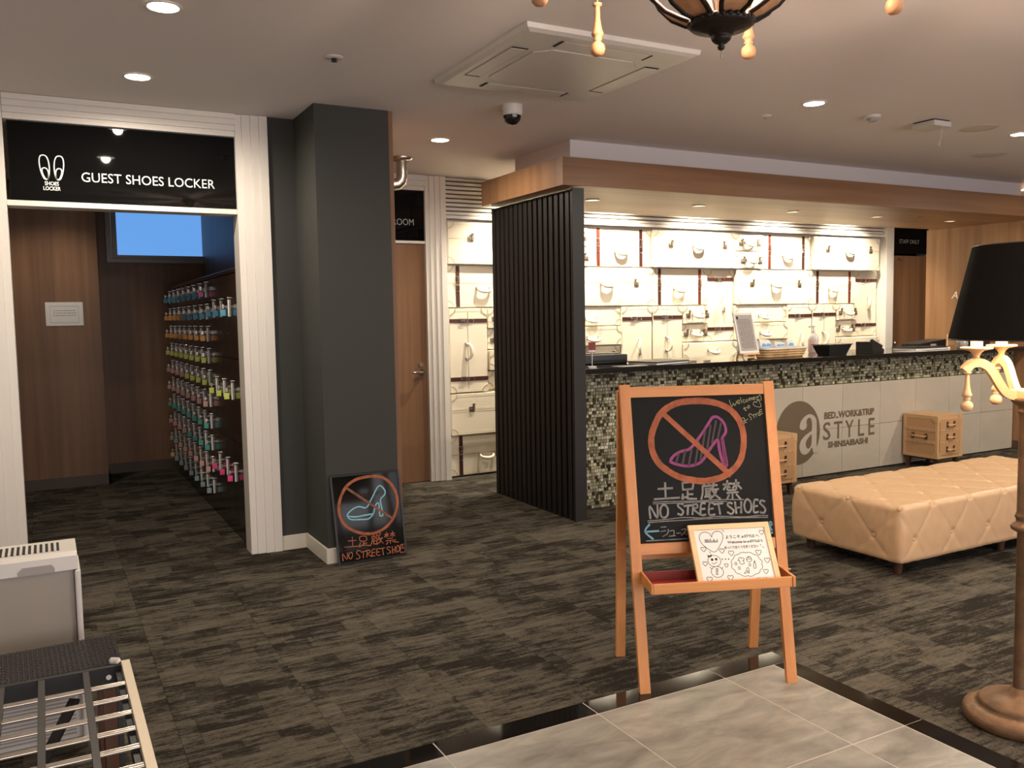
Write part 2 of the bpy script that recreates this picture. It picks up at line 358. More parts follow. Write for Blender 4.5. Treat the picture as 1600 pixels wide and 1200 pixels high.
E_wel=[[(228,385),(245,440),(272,498),(300,440),(318,480),(340,455),(350,400)],[(365,435),(395,420),(405,400),(385,385),(368,405),(372,440),(395,450),(415,435)],[(415,340),(440,435)],[(490,385),(470,380),(460,405),(475,430),(500,420)],[(525,375),(510,395),(520,415),(540,410),(548,388),(525,375)],[(560,350),(578,400),(572,365),(590,350),(600,390),(598,360),(615,345),(625,385)],[(635,360),(668,348),(655,330),(635,345),(645,378),(672,370)],[(720,345),(700,320),(690,345),(705,370),(775,385),(755,300),(735,310),(720,345)],[(690,430),(665,410),(640,435),(640,465),(680,495),(770,500),(735,400),(705,390),(690,430)],[(480,505),(500,565),(525,555)],[(465,540),(525,515)],[(555,480),(540,505),(555,528),(575,510),(570,482),(555,480)],[(440,700),(475,690),(490,720),(495,760),(475,790),(455,775),(465,745),(490,735)],[(495,765),(530,770)],[(510,735),(545,710)],[(610,635),(580,620),(560,645),(585,675),(605,700),(590,730)],[(615,650),(665,625)],[(640,640),(655,690)],[(665,625),(685,640)],[(700,610),(685,645),(690,670)],[(720,600),(730,650),(760,640)],[(750,560),(740,590),(760,630),(800,610)],[(745,560),(785,545)],[(750,595),(785,580)]]
E_kan=[[(215,180),(375,170)],[(293,110),(300,290)],[(172,297),(458,278)],[(490,110),(497,190)],[(490,112),(605,105),(605,180)],[(497,188),(605,180)],[(550,190),(550,285)],[(552,240),(608,238)],[(495,240),(490,295),(520,270),(560,290),(650,292)],
[(730,115),(745,140)],[(790,105),(795,135)],[(855,100),(835,135)],[(715,150),(885,135)],[(720,150),(720,230),(705,295)],[(750,180),(830,172)],[(760,180),(760,270)],[(800,178),(800,285)],[(760,210),(800,207)],[(760,238),(800,235)],[(745,270),(815,258)],[(840,155),(825,200)],[(830,190),(900,180)],[(880,185),(860,240),(810,290)],[(840,205),(870,250),(920,290)],
[(955,130),(1045,118)],[(1000,85),(1003,190)],[(998,130),(960,185)],[(1003,130),(1030,165)],[(1060,120),(1135,110)],[(1100,75),(1105,180)],[(1100,115),(1065,170)],[(1105,115),(1160,175)],[(1015,195),(1095,190)],[(1000,225),(1125,215)],[(1060,222),(1062,290)],[(1020,250),(1000,295)],[(1105,240),(1150,292)],
[(125,515),(118,375),(205,510),(205,365)],[(265,365),(240,410),(245,480),(280,508),(320,480),(325,410),(300,368),(265,365)],[(495,355),(450,345),(440,375),(480,410),(500,440),(480,475),(440,462)],[(510,375),(600,365)],[(555,370),(550,470)],[(615,360),(605,470)],[(612,360),(655,355),(660,390),(618,410),(690,470)],[(748,345),(705,350),(700,470),(755,472)],[(703,410),(745,405)],[(845,342),(800,345),(795,468),(860,470)],[(798,408),(840,402)],[(850,355),(950,342)],[(900,348),(920,465)],[(1055,345),(1020,335),(1005,365),(1050,400),(1075,430),(1050,465),(1005,445)],[(1090,330),(1105,455)],[(1160,325),(1160,450)],[(1100,395),(1160,388)],[(1215,305),(1195,360),(1210,430),(1250,445),(1275,400),(1270,335),(1240,300),(1215,305)],[(1350,305),(1310,310),(1305,440),(1355,440)],[(1308,378),(1345,372)],[(1425,320),(1390,310),(1375,340),(1410,375),(1435,410),(1420,450),(1380,445)]]
E_lin=[[(155,330),(400,322),(700,315),(900,302),(1190,300)],[(155,350),(400,342),(800,325),(1000,322)],[(95,545),(300,528),(500,505),(700,510),(900,492),(1200,498),(1350,482),(1465,482)],[(100,565),(300,548),(600,530),(900,512),(1250,505),(1460,502)],[(80,772),(300,760),(550,745)],
[(245,615),(305,612)],[(245,665),(300,655)],[(330,640),(320,690),(265,722)],[(345,660),(395,655),(390,715)],[(340,718),(410,712)],[(425,685),(470,680)],[(480,645),(530,635),(510,680),(480,705)],[(515,680),(540,700)]]
E_blu=[[(115,585),(65,665),(155,750)],[(68,668),(220,658)],[(1480,560),(1490,655)],[(1478,565),(1500,555),(1510,585),(1488,605),(1510,650)],[(1488,680),(1515,678)]]
L_ring=[[(965,355),(860,378),(780,430),(730,510),(708,590),(708,660),(730,730),(775,785),(850,825),(930,842),(1010,838),(1090,800),(1150,740),(1190,660),(1205,580),(1190,490),(1150,420),(1090,370),(1030,355),(965,355)],[(765,450),(1165,715)]]
L_shoe=[[(785,670),(830,630),(880,612),(940,620),(985,545),(1045,435),(1095,470),(1095,510),(1060,555),(1075,640),(1080,685),(1055,685),(1048,600),(1035,580),(1015,610),(1000,670),(960,715),(890,722),(810,722),(780,695),(785,670)],[(785,695),(850,700),(930,685),(990,675)]]
L_let=[[(785,905),(855,900)],[(820,870),(825,950)],[(755,958),(870,950)],[(885,870),(890,905),(940,900),(935,865),(885,870)],[(915,905),(915,945)],[(915,925),(945,922)],[(890,920),(880,955),(910,940),(970,945)],[(985,870),(1050,860)],[(990,870),(990,910),(975,945)],[(1005,885),(1030,880),(1030,935)],[(1005,885),(1005,930),(1030,925)],[(1005,905),(1030,903)],[(1050,865),(1040,895)],[(1045,885),(1080,880)],[(1070,885),(1055,915),(1035,930)],[(1048,890),(1085,925)],[(1000,850),(1005,862)],[(1030,845),(1030,860)],[(1060,840),(1050,858)],[(1095,850),(1130,845)],[(1112,830),(1113,875)],[(1110,850),(1095,872)],[(1113,850),(1128,865)],[(1145,842),(1180,838)],[(1162,822),(1163,868)],[(1160,842),(1145,865)],[(1163,842),(1182,862)],[(1120,885),(1165,880)],[(1105,905),(1190,895)],[(1145,900),(1145,925)],[(1125,915),(1110,935)],[(1165,910),(1215,915)],
[(742,1075),(738,1015),(775,1062),(780,1005)],[(800,1005),(790,1035),(805,1058),(822,1035),(818,1005),(800,1005)],[(890,990),(865,988),(858,1010),(880,1030),(882,1052),(855,1058)],[(895,1000),(940,990)],[(915,998),(915,1050)],[(945,985),(945,1042)],[(945,985),(970,985),(968,1005),(947,1012),(985,1038)],[(1015,975),(992,978),(990,1030),(1015,1030)],[(992,1005),(1012,1002)],[(1055,970),(1030,975),(1030,1025),(1060,1025)],[(1030,1000),(1050,997)],[(1055,972),(1095,962)],[(1078,967),(1085,1025)],[(1145,960),(1125,955),(1115,970),(1140,988),(1145,1005),(1118,1012)],[(1160,952),(1165,1010)],[(1185,950),(1185,1005)],[(1162,982),(1185,978)],[(1205,945),(1195,975),(1205,1000),(1222,980),(1218,950),(1205,945)],[(1250,938),(1232,940),(1230,1000),(1250,1000)],[(1232,968),(1248,965)],[(1268,935),(1250,932),(1250,955),(1268,972),(1265,1000),(1245,998)]]
H0=[(0,-.35),(-.25,-.6),(-.6,-.55),(-.75,-.15),(-.5,.3),(.05,.9),(.5,.35),(.75,-.1),(.65,-.5),(.3,-.62),(0,-.35)]
S=[]
S.append([cv(x,y) for x,y in [(432,330),(400,280),(340,262),(285,285),(268,340),(300,410),(360,465),(470,525),(540,440),(578,350),(570,285),(530,255),(480,255),(440,285),(432,330)]])
for x,y,r in [(325,485,40),(565,505,40),(688,535,42),(1085,262,37),(1047,525,44),(1160,628,42),(345,675,37),(625,697,30),(1145,775,38),(405,880,44),(680,858,44)]:
    S.append([cv(x+a*r*1.1+.12*b*r,y+b*r) for a,b in H0])
def circ(cx,cy,rx,ry,n=20): return [cv(cx+rx*math.cos(i*2*math.pi/n)+.12*ry*math.sin(i*2*math.pi/n),cy+ry*math.sin(i*2*math.pi/n)) for i in range(n+1)]
S.append(circ(467,642,85,74));S.append(circ(507,785,80,72))
pts=[]
lob=12
for i in range(lob):
    for j in range(5):
        t=(i+j/5)/lob*2*math.pi; r=1+.07*math.sin(math.pi*j/5)
        pts.append(cv(895+195*r*math.cos(t)+15*math.sin(t),685+150*r*math.sin(t)))
pts.append(pts[0]);S.append(pts)
def P(l): S.append([cv(x,y) for x,y in l])
P([(385,590),(380,565),(405,575),(425,555),(430,580),(405,575),(385,590)])
P([(435,668),(465,680),(500,658)])
P([(405,725),(440,745)]);P([(560,745),(580,725)])
P([(780,625),(800,595),(815,605),(830,600),(855,610),(855,635),(840,635),(862,675),(808,680),(800,635),(780,640),(780,625)])
P([(893,600),(940,590),(955,640),(900,645),(893,600)]);P([(895,620),(950,612)]);P([(905,598),(910,585),(930,585),(932,592)])
P([(985,675),(1005,665),(1015,730),(988,735),(985,675)]);P([(990,670),(995,635),(1003,665)])
P([(860,805),(885,770),(905,725),(925,760),(925,800),(912,800),(908,765),(890,800),(860,805)])
for x,y in [(750,678),(795,735),(932,692),(1040,672),(1035,745),(982,780)]:
    P([(x-14,y-10),(x+4,y-18),(x+14,y+8),(x-4,y+18),(x-14,y-10)])
P([(340,385),(515,380)]);P([(342,398),(512,393)])
for y in (745,775,808): P([(490,y),(510,y-6),(515,y+10),(493,y+12),(490,y)])
P([(570,240),(595,252)]);P([(400,520),(415,535)]);P([(1070,420),(1080,440)]);P([(1100,455),(1120,465)])
D=[cv(x,y) for x,y in [(437,625),(490,620),(572,618),(615,618),(655,618),(925,885)]]
EASEL_RING = on_board(H_RING, E_ring)
EASEL_SHOE = on_board(H_RING, E_shoe)
EASEL_STRIPES = on_board(H_RING, E_str)
EASEL_WELCOME = on_board(H_WELCOME, E_wel)
EASEL_LETTERS = on_board(H_TEXT, E_kan)
EASEL_LINES = on_board(H_TEXT, E_lin)
EASEL_BLUE = on_board(H_TEXT, E_blu)
LEAN_RING = on_board(H_LEAN, L_ring)
LEAN_SHOE = on_board(H_LEAN, L_shoe)
LEAN_LETTERS = on_board(H_LEAN, L_let)
CARD_STROKES = S
CARD_DOTS = D
# ---------------------------------------------------------------- room shell
CEIL = 2.79
floor = struct('floor', B(-3.2,-3.2,-.14, 12.2,10.2,-.02), M['grout'])
XE = [-2.635+.5*i for i in range(30)]; YE = [2.75+.5*i for i in range(-12, 16)]
PX, PY = 2.775, 2.75          # corner of the stone entrance floor
restc = MB()
ct_mesh = {}
for i in range(len(XE)-1):
    for j in range(len(YE)-1):
        x0, x1, y0, y1 = XE[i], XE[i+1], YE[j], YE[j+1]
        if x0 < PX < x1 and y1 <= PY+.01: x0 = PX
        if x1 <= PX+.001 and y1 <= PY+.01: continue
        if x0 > 12: continue
        cxm, cym = (x0+x1)/2, (y0+y1)/2
        shown = (-.55 < cxm < 1.75*cym+.35 and 1.2 < cym < 7.45 and cxm < 9.6) or (-.6 < cxm < 1.6 and 7.4 < cym < 9.7)
        if cym > 5.7 and cxm > 3.7 and shown: shown = cxm < 3.7 or cym < 6.0
        if not shown: restc.box(x0, y0, -.02, x1, y1, 0.0); continue
        k = round(x1-x0, 3), round(y1-y0, 3)
        if k not in ct_mesh:
            ct_mesh[k] = MB().box(-k[0]/2+.0004, -k[1]/2+.0004, -.02, k[0]/2-.0004, k[1]/2-.0004, 0, bev=.0013).mesh('carpet_tile', M['carpet'])
        ob('carpet_tile', ct_mesh[k], floor, (cxm, cym, 0))
mk('carpet_tiles', restc, M['carpet'], floor, kind='stuff')
# stone entrance floor with its polished black border
mk('grout_bed', B(-2.636,-2.48,-.019, 2.772,2.748,.0002), M['grout'], floor)
TX = [-2.636, -2.006, -1.376, -.746, -.116, .514, 1.144, 1.775, 2.405, 2.675]; TY = [-2.48, -1.84, -1.2, -.56, .08, .72, 1.36, 2.0, 2.64]
for i in range(len(TX)-1):
    for j in range(len(TY)-1):
        wx, wy = TX[i+1]-TX[i]-.0045, TY[j+1]-TY[j]-.0045
        k = round(wx, 3), round(wy, 3)
        if k not in ct_mesh: ct_mesh[k] = MB().box(-wx/2, -wy/2, -.02, wx/2, wy/2, .001, bev=.0007).mesh('porcelain_tile', M['porcelain'])
        ob('porcelain_tile', ct_mesh[k], floor, ((TX[i]+TX[i+1])/2, (TY[j]+TY[j+1])/2, 0))
for i in range(len(TX)-1):
    e = TX[i+1]-.002 if i < len(TX)-2 else PX
    mk('border_strip', B(TX[i]+.002, 2.643, -.02, e-.002, PY-.002, .002), M['borderstone'], floor)
for j in range(len(TY)-1): mk('border_strip', B(2.679, TY[j]+.002, -.02, PX-.002, TY[j+1]-.002, .002), M['borderstone'], floor)

struct('ceiling', B(-3.2,-3.2,CEIL, 12.2,10.2,CEIL+.12), M['ceil'])
struct('wall_west', B(-3.2,-3.2,0, -3.1,5.6,CEIL), M['plaster'])
struct('wall_east', B(12.1,-3.2,0, 12.2,10.2,CEIL), M['veneer'])
struct('wall_south', B(-3.1,-3.2,0, -1.0,-3.1,CEIL).box(8.0,-3.2,0,12.1,-3.1,CEIL).box(-1.0,-3.2,2.5,8.0,-3.1,CEIL), M['plaster'])  # opening is assumed, left for the added daylight
w2 = ob('window_assumed', None, None, kind='structure')          # assumed unseen entrance glazing, built around the added daylight
for k in range(7): mk('assumed_mullion', B(-1.0+1.49*k,-3.2,0, -.94+1.49*k,-3.12,2.5), M['frame_al'], w2)
mk('window_frame', B(-1.0,-3.2,2.44, 8.0,-3.12,2.499).box(-1.0,-3.2,0,8.0,-3.12,.06), M['frame_al'], w2)  # frame of the assumed glazing, also added
struct('wall_north', B(1.97,10.0,0, 12.1,10.1,CEIL), M['plaster'])

# ---- doorway to the shoe lockers
FY = 5.62
struct('wall_front', B(-3.1,5.70,0, -.36,5.80,CEIL).box(-.36,5.72,2.66,1.31,5.80,CEIL), M['white'])
def casing(mb, x_in, x_out, z0, z1, side):
    """fluted jamb: three strips stepping forward towards the outside"""
    d = x_out-x_in
    for a, b, y in ((0, .20, 5.640), (.20, .47, 5.633), (.47, .73, 5.6265), (.73, 1.0, 5.62)):
        mb.box(x_in+d*a, y, z0, x_in+d*b, 5.80, z1, bev=.002)
doorcase = struct('trim_1', casing_mb := MB(), M['white']) if False else None
t1 = ob('trim_1', None, None, kind='structure')
mb = MB(); casing(mb, 1.118, 1.315, 0, CEIL-.002, 1); mk('jamb', mb, M['white'], t1)
mb = MB(); casing(mb, -.135, -.345, 0, CEIL-.002, -1); mk('jamb', mb, M['white'], t1)
mb = MB()
for a, b, y in ((2.650, 2.685, 5.642), (2.685, 2.72, 5.635), (2.72, 2.755, 5.628), (2.755, CEIL-.002, 5.622)): mb.box(-.134, y, a, 1.117, 5.79, b, bev=.002)
mk('head_moulding', mb, M['white'], t1)
mk('transom', B(-.134,5.655,2.174, 1.117,5.80,2.205, bev=.002), M['white'], t1)
def flat(x0, y, z0):            # board facing -y
    return lambda a, b, h: Vector((x0+a, y-h, z0+b))
sg = thing('door_sign', 'long gloss black sign reading guest shoes locker above the doorway', 'sign', (.5115, 5.69, 2.206))
mk('board', B(-.628,-.018,0, .628,.0,.442, bev=.002), M['acrylic'], sg)
F = flat(0, -.019, 0)
mk('lettering', text_mb('GUEST SHOES LOCKER', .078, .001, flat(.1075, -.019, .122), width=.742), M['signwhite'], sg)
mb = text_mb('SHOES', .030, .001, flat(-.418, -.019, .092), width=.072, bold=.0006)
for q in (text_mb('LOCKER', .030, .001, flat(-.418, -.019, .064), width=.088, bold=.0006),): mb.add(q.v, q.f)
mk('caption', mb, M['signwhite'], sg)
mb = MB()
for cx0, mir in ((-.450, 1), (-.378, -1)):
    def sole(rx, ry, cy, wz): return [(cx0 - mir*.005*math.sin(t) + rx*(.86+.16*math.sin(t))*math.copysign(abs(math.cos(t))**.75, math.cos(t)), cy+ry*math.sin(t)) for t in [2*math.pi*i/28 for i in range(29)]]
    mb.ribbon([sole(.0275, .068, .192, 0)], .0062, F, .001); mb.ribbon([[(x+mir*.003, y) for x, y in sole(.0175, .031, .158, 0)]], .0062, F, .001)
mk('slipper_symbol', mb, M['signwhite'], sg)

# ---- shoe locker room
struct('wall_locker_left', B(-1.7,5.80,0, -1.6,9.6,CEIL), M['veneer'])
struct('wall_locker_projection', B(-1.6,8.92,0, .485,9.62,CEIL), M['veneer'])
struct('wall_locker_back', B(.485,9.52,0, 1.62,9.62,2.11).box(.485,9.52,2.11,.60,9.62,CEIL).box(.60,9.52,2.72,1.62,9.62,CEIL), M['veneer'])
struct('wall_locker_right', B(1.515,5.81,0, 1.62,9.52,CEIL), M['veneer'])
struct('baseboard_locker_projection', B(-1.6,8.905,0, .50,8.92,.098).box(.485,8.905,0,.50,9.52,.098), M['skirt_dark'])
struct('baseboard_locker_back', B(.50,9.505,0, 1.515,9.52,.098), M['skirt_dark'])
w1 = ob('window_1', None, None, kind='structure')
mb = MB()
mb.box(.60,9.47,2.11, .645,9.54,2.72).box(.645,9.47,2.11,1.515,9.54,2.15).box(.645,9.47,2.68,1.515,9.54,2.72)
mb.box(.66,9.49,2.155, .70,9.55,2.68).box(.70,9.49,2.155,1.515,9.55,2.185)
mk('window_frame', mb, M['frame_al'], w1)
mk('pane', B(.70,9.545,2.185, 1.515,9.553,2.68), M['window'], w1)
nt = thing('wall_notice', 'small framed paper notice taped on the brown wood wall', 'notice', (.19, 8.918, 1.60))
mk('sheet', B(-.153,-.003,-.107, .153,0,.107), M['paper'], nt)
mb = MB(); G = flat(0, -.003, 0)
mb.ribbon([[(-.115,-.08),(.115,-.08),(.115,.07),(-.115,.07),(-.115,-.08)]], .004, G, .0006, smooth=False)
for k, wd in enumerate((.17, .18, .18)):
    x = -wd/2
    while x < wd/2:
        l = random.uniform(.006, .02); mb.ribbon([[(x, .03-.022*k), (x+l, .03-.022*k)]], .007, G, .0006); x += l+.009
mk('print', mb, M['signgrey'], nt)

# ---- charcoal wall, column and wood cladding
struct('wall_grey', B(1.317,5.645,0, 1.62,5.80,CEIL), M['grey'])
struct('pillar', B(1.486,5.171,0, 1.954,5.80,CEIL), M['grey'])
struct('wall_corridor', B(1.63,5.801,0, 1.954,7.6,CEIL), M['grey'])
struct('trim_2', B(1.955,5.178,0, 1.984,7.28,CEIL), M['veneer'])
struct('baseboard_column', B(1.474,5.158,0, 1.954,5.171,.095, bev=.002).box(1.473,5.171,0,1.486,5.643,.095, bev=.002), M['skirt'])
struct('baseboard_grey', B(1.318,5.630,0, 1.473,5.644,.095, bev=.002), M['skirt'])

# ---- door beside the suitcases
struct('wall_back', B(1.985,7.40,0, 2.24,7.55,CEIL).box(2.24,7.40,2.66,3.12,7.55,CEIL).box(3.20,7.44,0,9.42,7.55,CEIL).box(10.16,7.40,0,12.1,7.55,CEIL).box(9.42,7.40,2.56,10.16,7.55,CEIL), M['white'])
t3 = ob('trim_3', None, None, kind='structure')
mb = MB()
for a, b, y in ((3.095,3.135,7.320),(3.135,3.185,7.310),(3.185,3.235,7.300),(3.235,3.29,7.29)): mb.box(a, y, 0, b, 7.44, CEIL-.002, bev=.002)
mk('jamb', mb, M['white'], t3)
mb = MB()
for a, b, y in ((2.652,2.69,7.322),(2.69,2.735,7.312),(2.735,CEIL-.002,7.302)): mb.box(2.003, y, a, 3.094, 7.40, b, bev=.002)
mk('head_moulding', mb, M['white'], t3)
mk('transom', B(2.003,7.33,2.178, 3.094,7.43,2.202), M['white'], t3)
mk('jamb', B(2.14,7.33,0, 2.235,7.43,2.178), M['white'], t3)
d1 = struct('door_1', B(2.24,7.345,.006, 3.09,7.385,2.174, bev=.002), M['veneer'])
mb = MB(); mb.tube([(3.03,7.345,1.018),(3.03,7.322,1.018)], .026, 16); mb.tube([(3.03,7.322,1.018),(3.03,7.295,1.018),(2.925,7.293,1.014)], [.012,.012,.010], 12)
mk('lever_handle', mb, M['chrome'], d1)
mb = MB(); mb.tube([(3.027,7.345,1.085),(3.027,7.33,1.085)], .022, 16); mk('lock_cylinder', mb, M['brassdark'], d1)
s2 = thing('door_sign', 'black sign ending in room above the wooden door', 'sign', (2.66,7.36,2.204))
mk('board', B(-.42,-.02,0, .432,0,.446, bev=.002), M['acrylic'], s2)
mk('lettering', text_mb('ROOM', .082, .001, flat(.229, -.021, .136), width=.204), M['signgrey'], s2)
struct('trim_4', B(2.003,7.34,0, 3.09,7.344,.004), M['skirt_dark'])

# ---- staff door at the far end
struct('trim_5', B(9.262,7.30,0, 9.40,7.44,CEIL-.002, bev=.004), M['white'])
d2 = struct('door_2', B(9.42,7.395,.006, 10.155,7.43,2.20, bev=.002), M['veneer'])
mb = MB(); mb.tube([(9.50,7.395,1.09),(9.50,7.36,1.09)], .012, 10); mb.sphere((9.50,7.345,1.09), .027, 12, 8); mk('door_knob', mb, M['steel'], d2)
mk('door_bracket', B(9.60,7.375,2.15, 9.66,7.394,2.17), M['steel'], d2)
s3 = thing('door_sign', 'black staff only sign over the far door', 'sign', (9.78,7.39,2.225))
mk('board', B(-.36,-.02,0, .37,.005,.33, bev=.002), M['acrylic'], s3)
mk('lettering', text_mb('STAFF ONLY', .072, .001, flat(-.005, -.021, .128), width=.385), M['signgrey'], s3)

# ---- louvred air grille over the suitcases
lv = ob('trim_6', None, None, kind='structure')
mk('backing', B(3.295,7.41,2.435, 9.26,7.44,CEIL-.003), M['plastic2'], lv)
lvm = None
for k in range(9):
    z = 2.452+.0385*k
    if lvm is None: lvm = MB().box(3.30,7.345,0,9.255,7.405,.0265, bev=.003).mesh('louvre_slat', M['white'])
    ob('louvre_slat', lvm, lv, (0, 0, z))
mk('sill_rail', B(3.295,7.325,2.415, 9.26,7.44,2.445, bev=.003), M['white'], lv)

# ---- counter end wall (wood)
struct('wall_counter_end', B(9.12,5.27,0, 9.26,6.645,2.427), M['endwall_wood'])
struct('baseboard_counter_end', B(9.108,5.262,0, 9.12,5.56,.095), M['skirt_dark'])
mk('wall_letter', text_mb('A', .115, .012, lambda a, b, h: Vector((9.12-h, 6.27-a-.25*b, 1.63+b))), M['signwhite'], None, label='white italic letter A fixed on the wood end wall of the counter', category='letter')

# ---- canopy over the counter
cn = thing('canopy', 'brown wood canopy slung under the ceiling above the reception counter', 'canopy', (6.27,5.90,2.427))
mk('front_fascia', B(-2.99,-.635,0, 2.99,-.61,.198, bev=.001), M['veneer_x'], cn)
mk('side_fascia', B(-2.99,-.609,0, -2.965,.64,.198, bev=.001), M['veneer'], cn)
mk('soffit_board', B(-2.964,-.609,.002, 2.99,.64,.03), M['soffit_wood_lit'], cn)
mk('rear_fascia', B(-2.964,.615,.031, 2.99,.64,.198), M['veneer_x'], cn)
mk('top_board', B(-2.964,-.609,.17, 2.99,.614,.196), M['veneer_x'], cn)
struct('trim_7', B(3.465,5.455,2.627, 8.97,6.29,CEIL), M['plaster'])

# ---- slatted partition at the left end of the counter
sp = thing('slatted_screen', 'near-black vertical slatted screen closing the left end of the counter', 'screen', (3.41,5.90,0))
mk('panel', B(-.008,-.60,0, .05,.63,2.414), M['slat'], sp)
mk('end_post', B(-.048,-.63,0, .051,-.60,2.414, bev=.001), M['slat'], sp)
slm = MB().box(-.048,-.024,0, -.0085,.024,2.405, bev=.0015).mesh('slat', M['slat'])
for k in range(16): ob('slat', slm, sp, (0, -.555+.0772*k, 0))
# ---------------------------------------------------------------- reception counter
rc = thing('reception_counter', 'long reception counter faced with green glass mosaic and beige stone panels', 'counter', (6.3,5.9,0))
mk('body', B(-2.79,-.318,.0, 2.815,.35,1.064), M['slat'], rc)
PNX = [4.95,5.465,5.98,6.495,7.01,7.525,8.04,8.56,9.115]; PNZ = [.012,.43,.836]
for i in range(len(PNX)-1):
    for j in range(2):
        mk('stone_panel', B(PNX[i]+.0015-6.3,-.330,PNZ[j]+.0015, PNX[i+1]-.0015-6.3,-.3185,PNZ[j+1]-.0015, bev=.0015), M['panel'], rc)
mb = MB(); tint = []
PAL = [(.20,.195,.13),(.27,.26,.18),(.15,.15,.095),(.35,.33,.23),(.11,.105,.065),(.025,.022,.012),(.045,.035,.02),(.24,.24,.18),(.30,.27,.17),(.18,.165,.10),(.40,.38,.29)]
def mosaic(x0, x1, z0, z1):
    z = z0; row = 0
    while z < z1-.008:
        h = min(.0255, z1-z); x = x0 - random.uniform(0, .02)
        while x < x1:
            wd = random.choice((.0255,.0255,.0255,.0165,.036)); a, b = max(x, x0), min(x+wd, x1)
            if b-a > .006:
                y = -.3185-random.uniform(.004, .007); g = .0011
                vs = [(a+g-6.3,-.318,z+g),(b-g-6.3,-.318,z+g),(b-g-6.3,-.318,z+h-g),(a+g-6.3,-.318,z+h-g)]
                ins = .0012
                fr = [(a+g+ins-6.3,y,z+g+ins),(b-g-ins-6.3,y,z+g+ins),(b-g-ins-6.3,y,z+h-g-ins),(a+g+ins-6.3,y,z+h-g-ins)]
                mb.add(vs+fr, [(4,5,6,7),(0,1,5,4),(1,2,6,5),(2,3,7,6),(3,0,4,7)])
                c = random.choice(PAL); k = random.uniform(1.1, 1.6); tint.extend([(c[0]*k, c[1]*k, c[2]*k, 1)]*5)
            x += wd
        z += .0255; row += 1
mosaic(3.515, 9.115, .839, 1.063); mosaic(3.515, 4.948, .0, .839)
me = mb.mesh('mosaic', M['mosaic']); at = me.attributes.new('tint', 'FLOAT_COLOR', 'FACE'); at.data.foreach_set('color', [v for c in tint for v in c])
ob('mosaic', me, rc, kind='stuff')
# logo on the stone panels
L = lambda a, b, h: Vector((a-6.3, -.331-h, b))
lg = MB(); LX, LZ = 5.925, .422
lg.prism([(LX+.272*math.cos(2*math.pi*i/56), LZ+.288*math.sin(2*math.pi*i/56)) for i in range(56)], lambda a, b: L(a, b, .003), lambda a, b: L(a, b, .0))
lo = mk('logo_disc', lg, M['logo'], rc)
def blob(pts):
    n = len(pts); out = []
    for i in range(n):
        p0, p1, p2, p3 = [Vector(pts[(i+k) % n]) for k in (-1, 0, 1, 2)]
        for k in range(5):
            t = k/5; out.append(tuple(0.5*((2*p1) + (p2-p0)*t + (2*p0-5*p1+4*p2-p3)*t*t + (3*p1-p0-3*p2+p3)*t**3)))
    return out
# the cut-out 'a', panel-coloured, traced in the plane of the counter front
def CU(x, z): return (6.0915+x, .405+z)
mbA = MB()
a_out = [(-.135,.06),(-.125,.10),(-.09,.135),(-.04,.155),(.005,.15),(.04,.125),(.055,.08),(.055,-.07),(.062,-.105),(.085,-.115),(.10,-.10),(.104,-.115),(.085,-.145),(.05,-.155),(.018,-.14),(.004,-.105),(-.03,-.14),(-.075,-.155),(-.115,-.14),(-.135,-.095),(-.12,-.045),(-.075,-.008),(-.025,.015),(.0,.03),(.0,.09),(-.015,.125),(-.045,.125),(-.06,.10),(-.055,.065),(-.08,.04),(-.115,.04)]
me_a = bpy.data.curves.new('a', 'CURVE'); me_a.dimensions = '2D'; me_a.fill_mode = 'BOTH'
def addspl(pts):
    s_ = me_a.splines.new('POLY'); s_.points.add(len(pts)-1); s_.use_cyclic_u = True
    for i, (x, y) in enumerate(pts): s_.points[i].co = (x, y, 0, 1)
addspl(blob(a_out)); addspl(blob([(-.002,-.005),(-.03,-.02),(-.06,-.05),(-.065,-.085),(-.045,-.11),(-.02,-.105),(-.003,-.075)]))
oa = bpy.data.objects.new('a', me_a); COL.objects.link(oa)
ma = bpy.data.meshes.new_from_object(oa.evaluated_get(bpy.context.evaluated_depsgraph_get()))
mbA.add([L(*CU(v.co.x*1.13, v.co.y*1.17-.005), .0042) for v in ma.vertices], [tuple(p.vertices) for p in ma.polygons])
bpy.data.objects.remove(oa); bpy.data.curves.remove(me_a); bpy.data.meshes.remove(ma)
mk('logo_letter', mbA, M['panel'], rc)
tb = text_mb('BED..WORK&TRIP', .083, .002, lambda a, b, h: L(6.59+a, .526+b, h), width=.67, bold=.003)
for g_, gx, gw in (('S', 6.289, .096), ('T', 6.439, .112), ('Y', 6.588, .112), ('L', 6.749, .083), ('E', 6.891, .083)):
    q = text_mb(g_, .232, .002, lambda a, b, h: L(gx+a, .332+b, h), width=gw, bold=.001); tb.add(q.v, q.f)
q = text_mb('SHINSAIBASHI', .075, .002, lambda a, b, h: L(6.575+a, .256+b, h), width=.535, bold=.003); tb.add(q.v, q.f)
mk('logo_lettering', tb, M['logo'], rc)
mk('countertop', B(3.463,5.405,1.066, 9.117,6.27,1.107, bev=.004), M['granite'], None, label='polished black granite worktop running along the reception counter', category='countertop')
CT = 1.1075
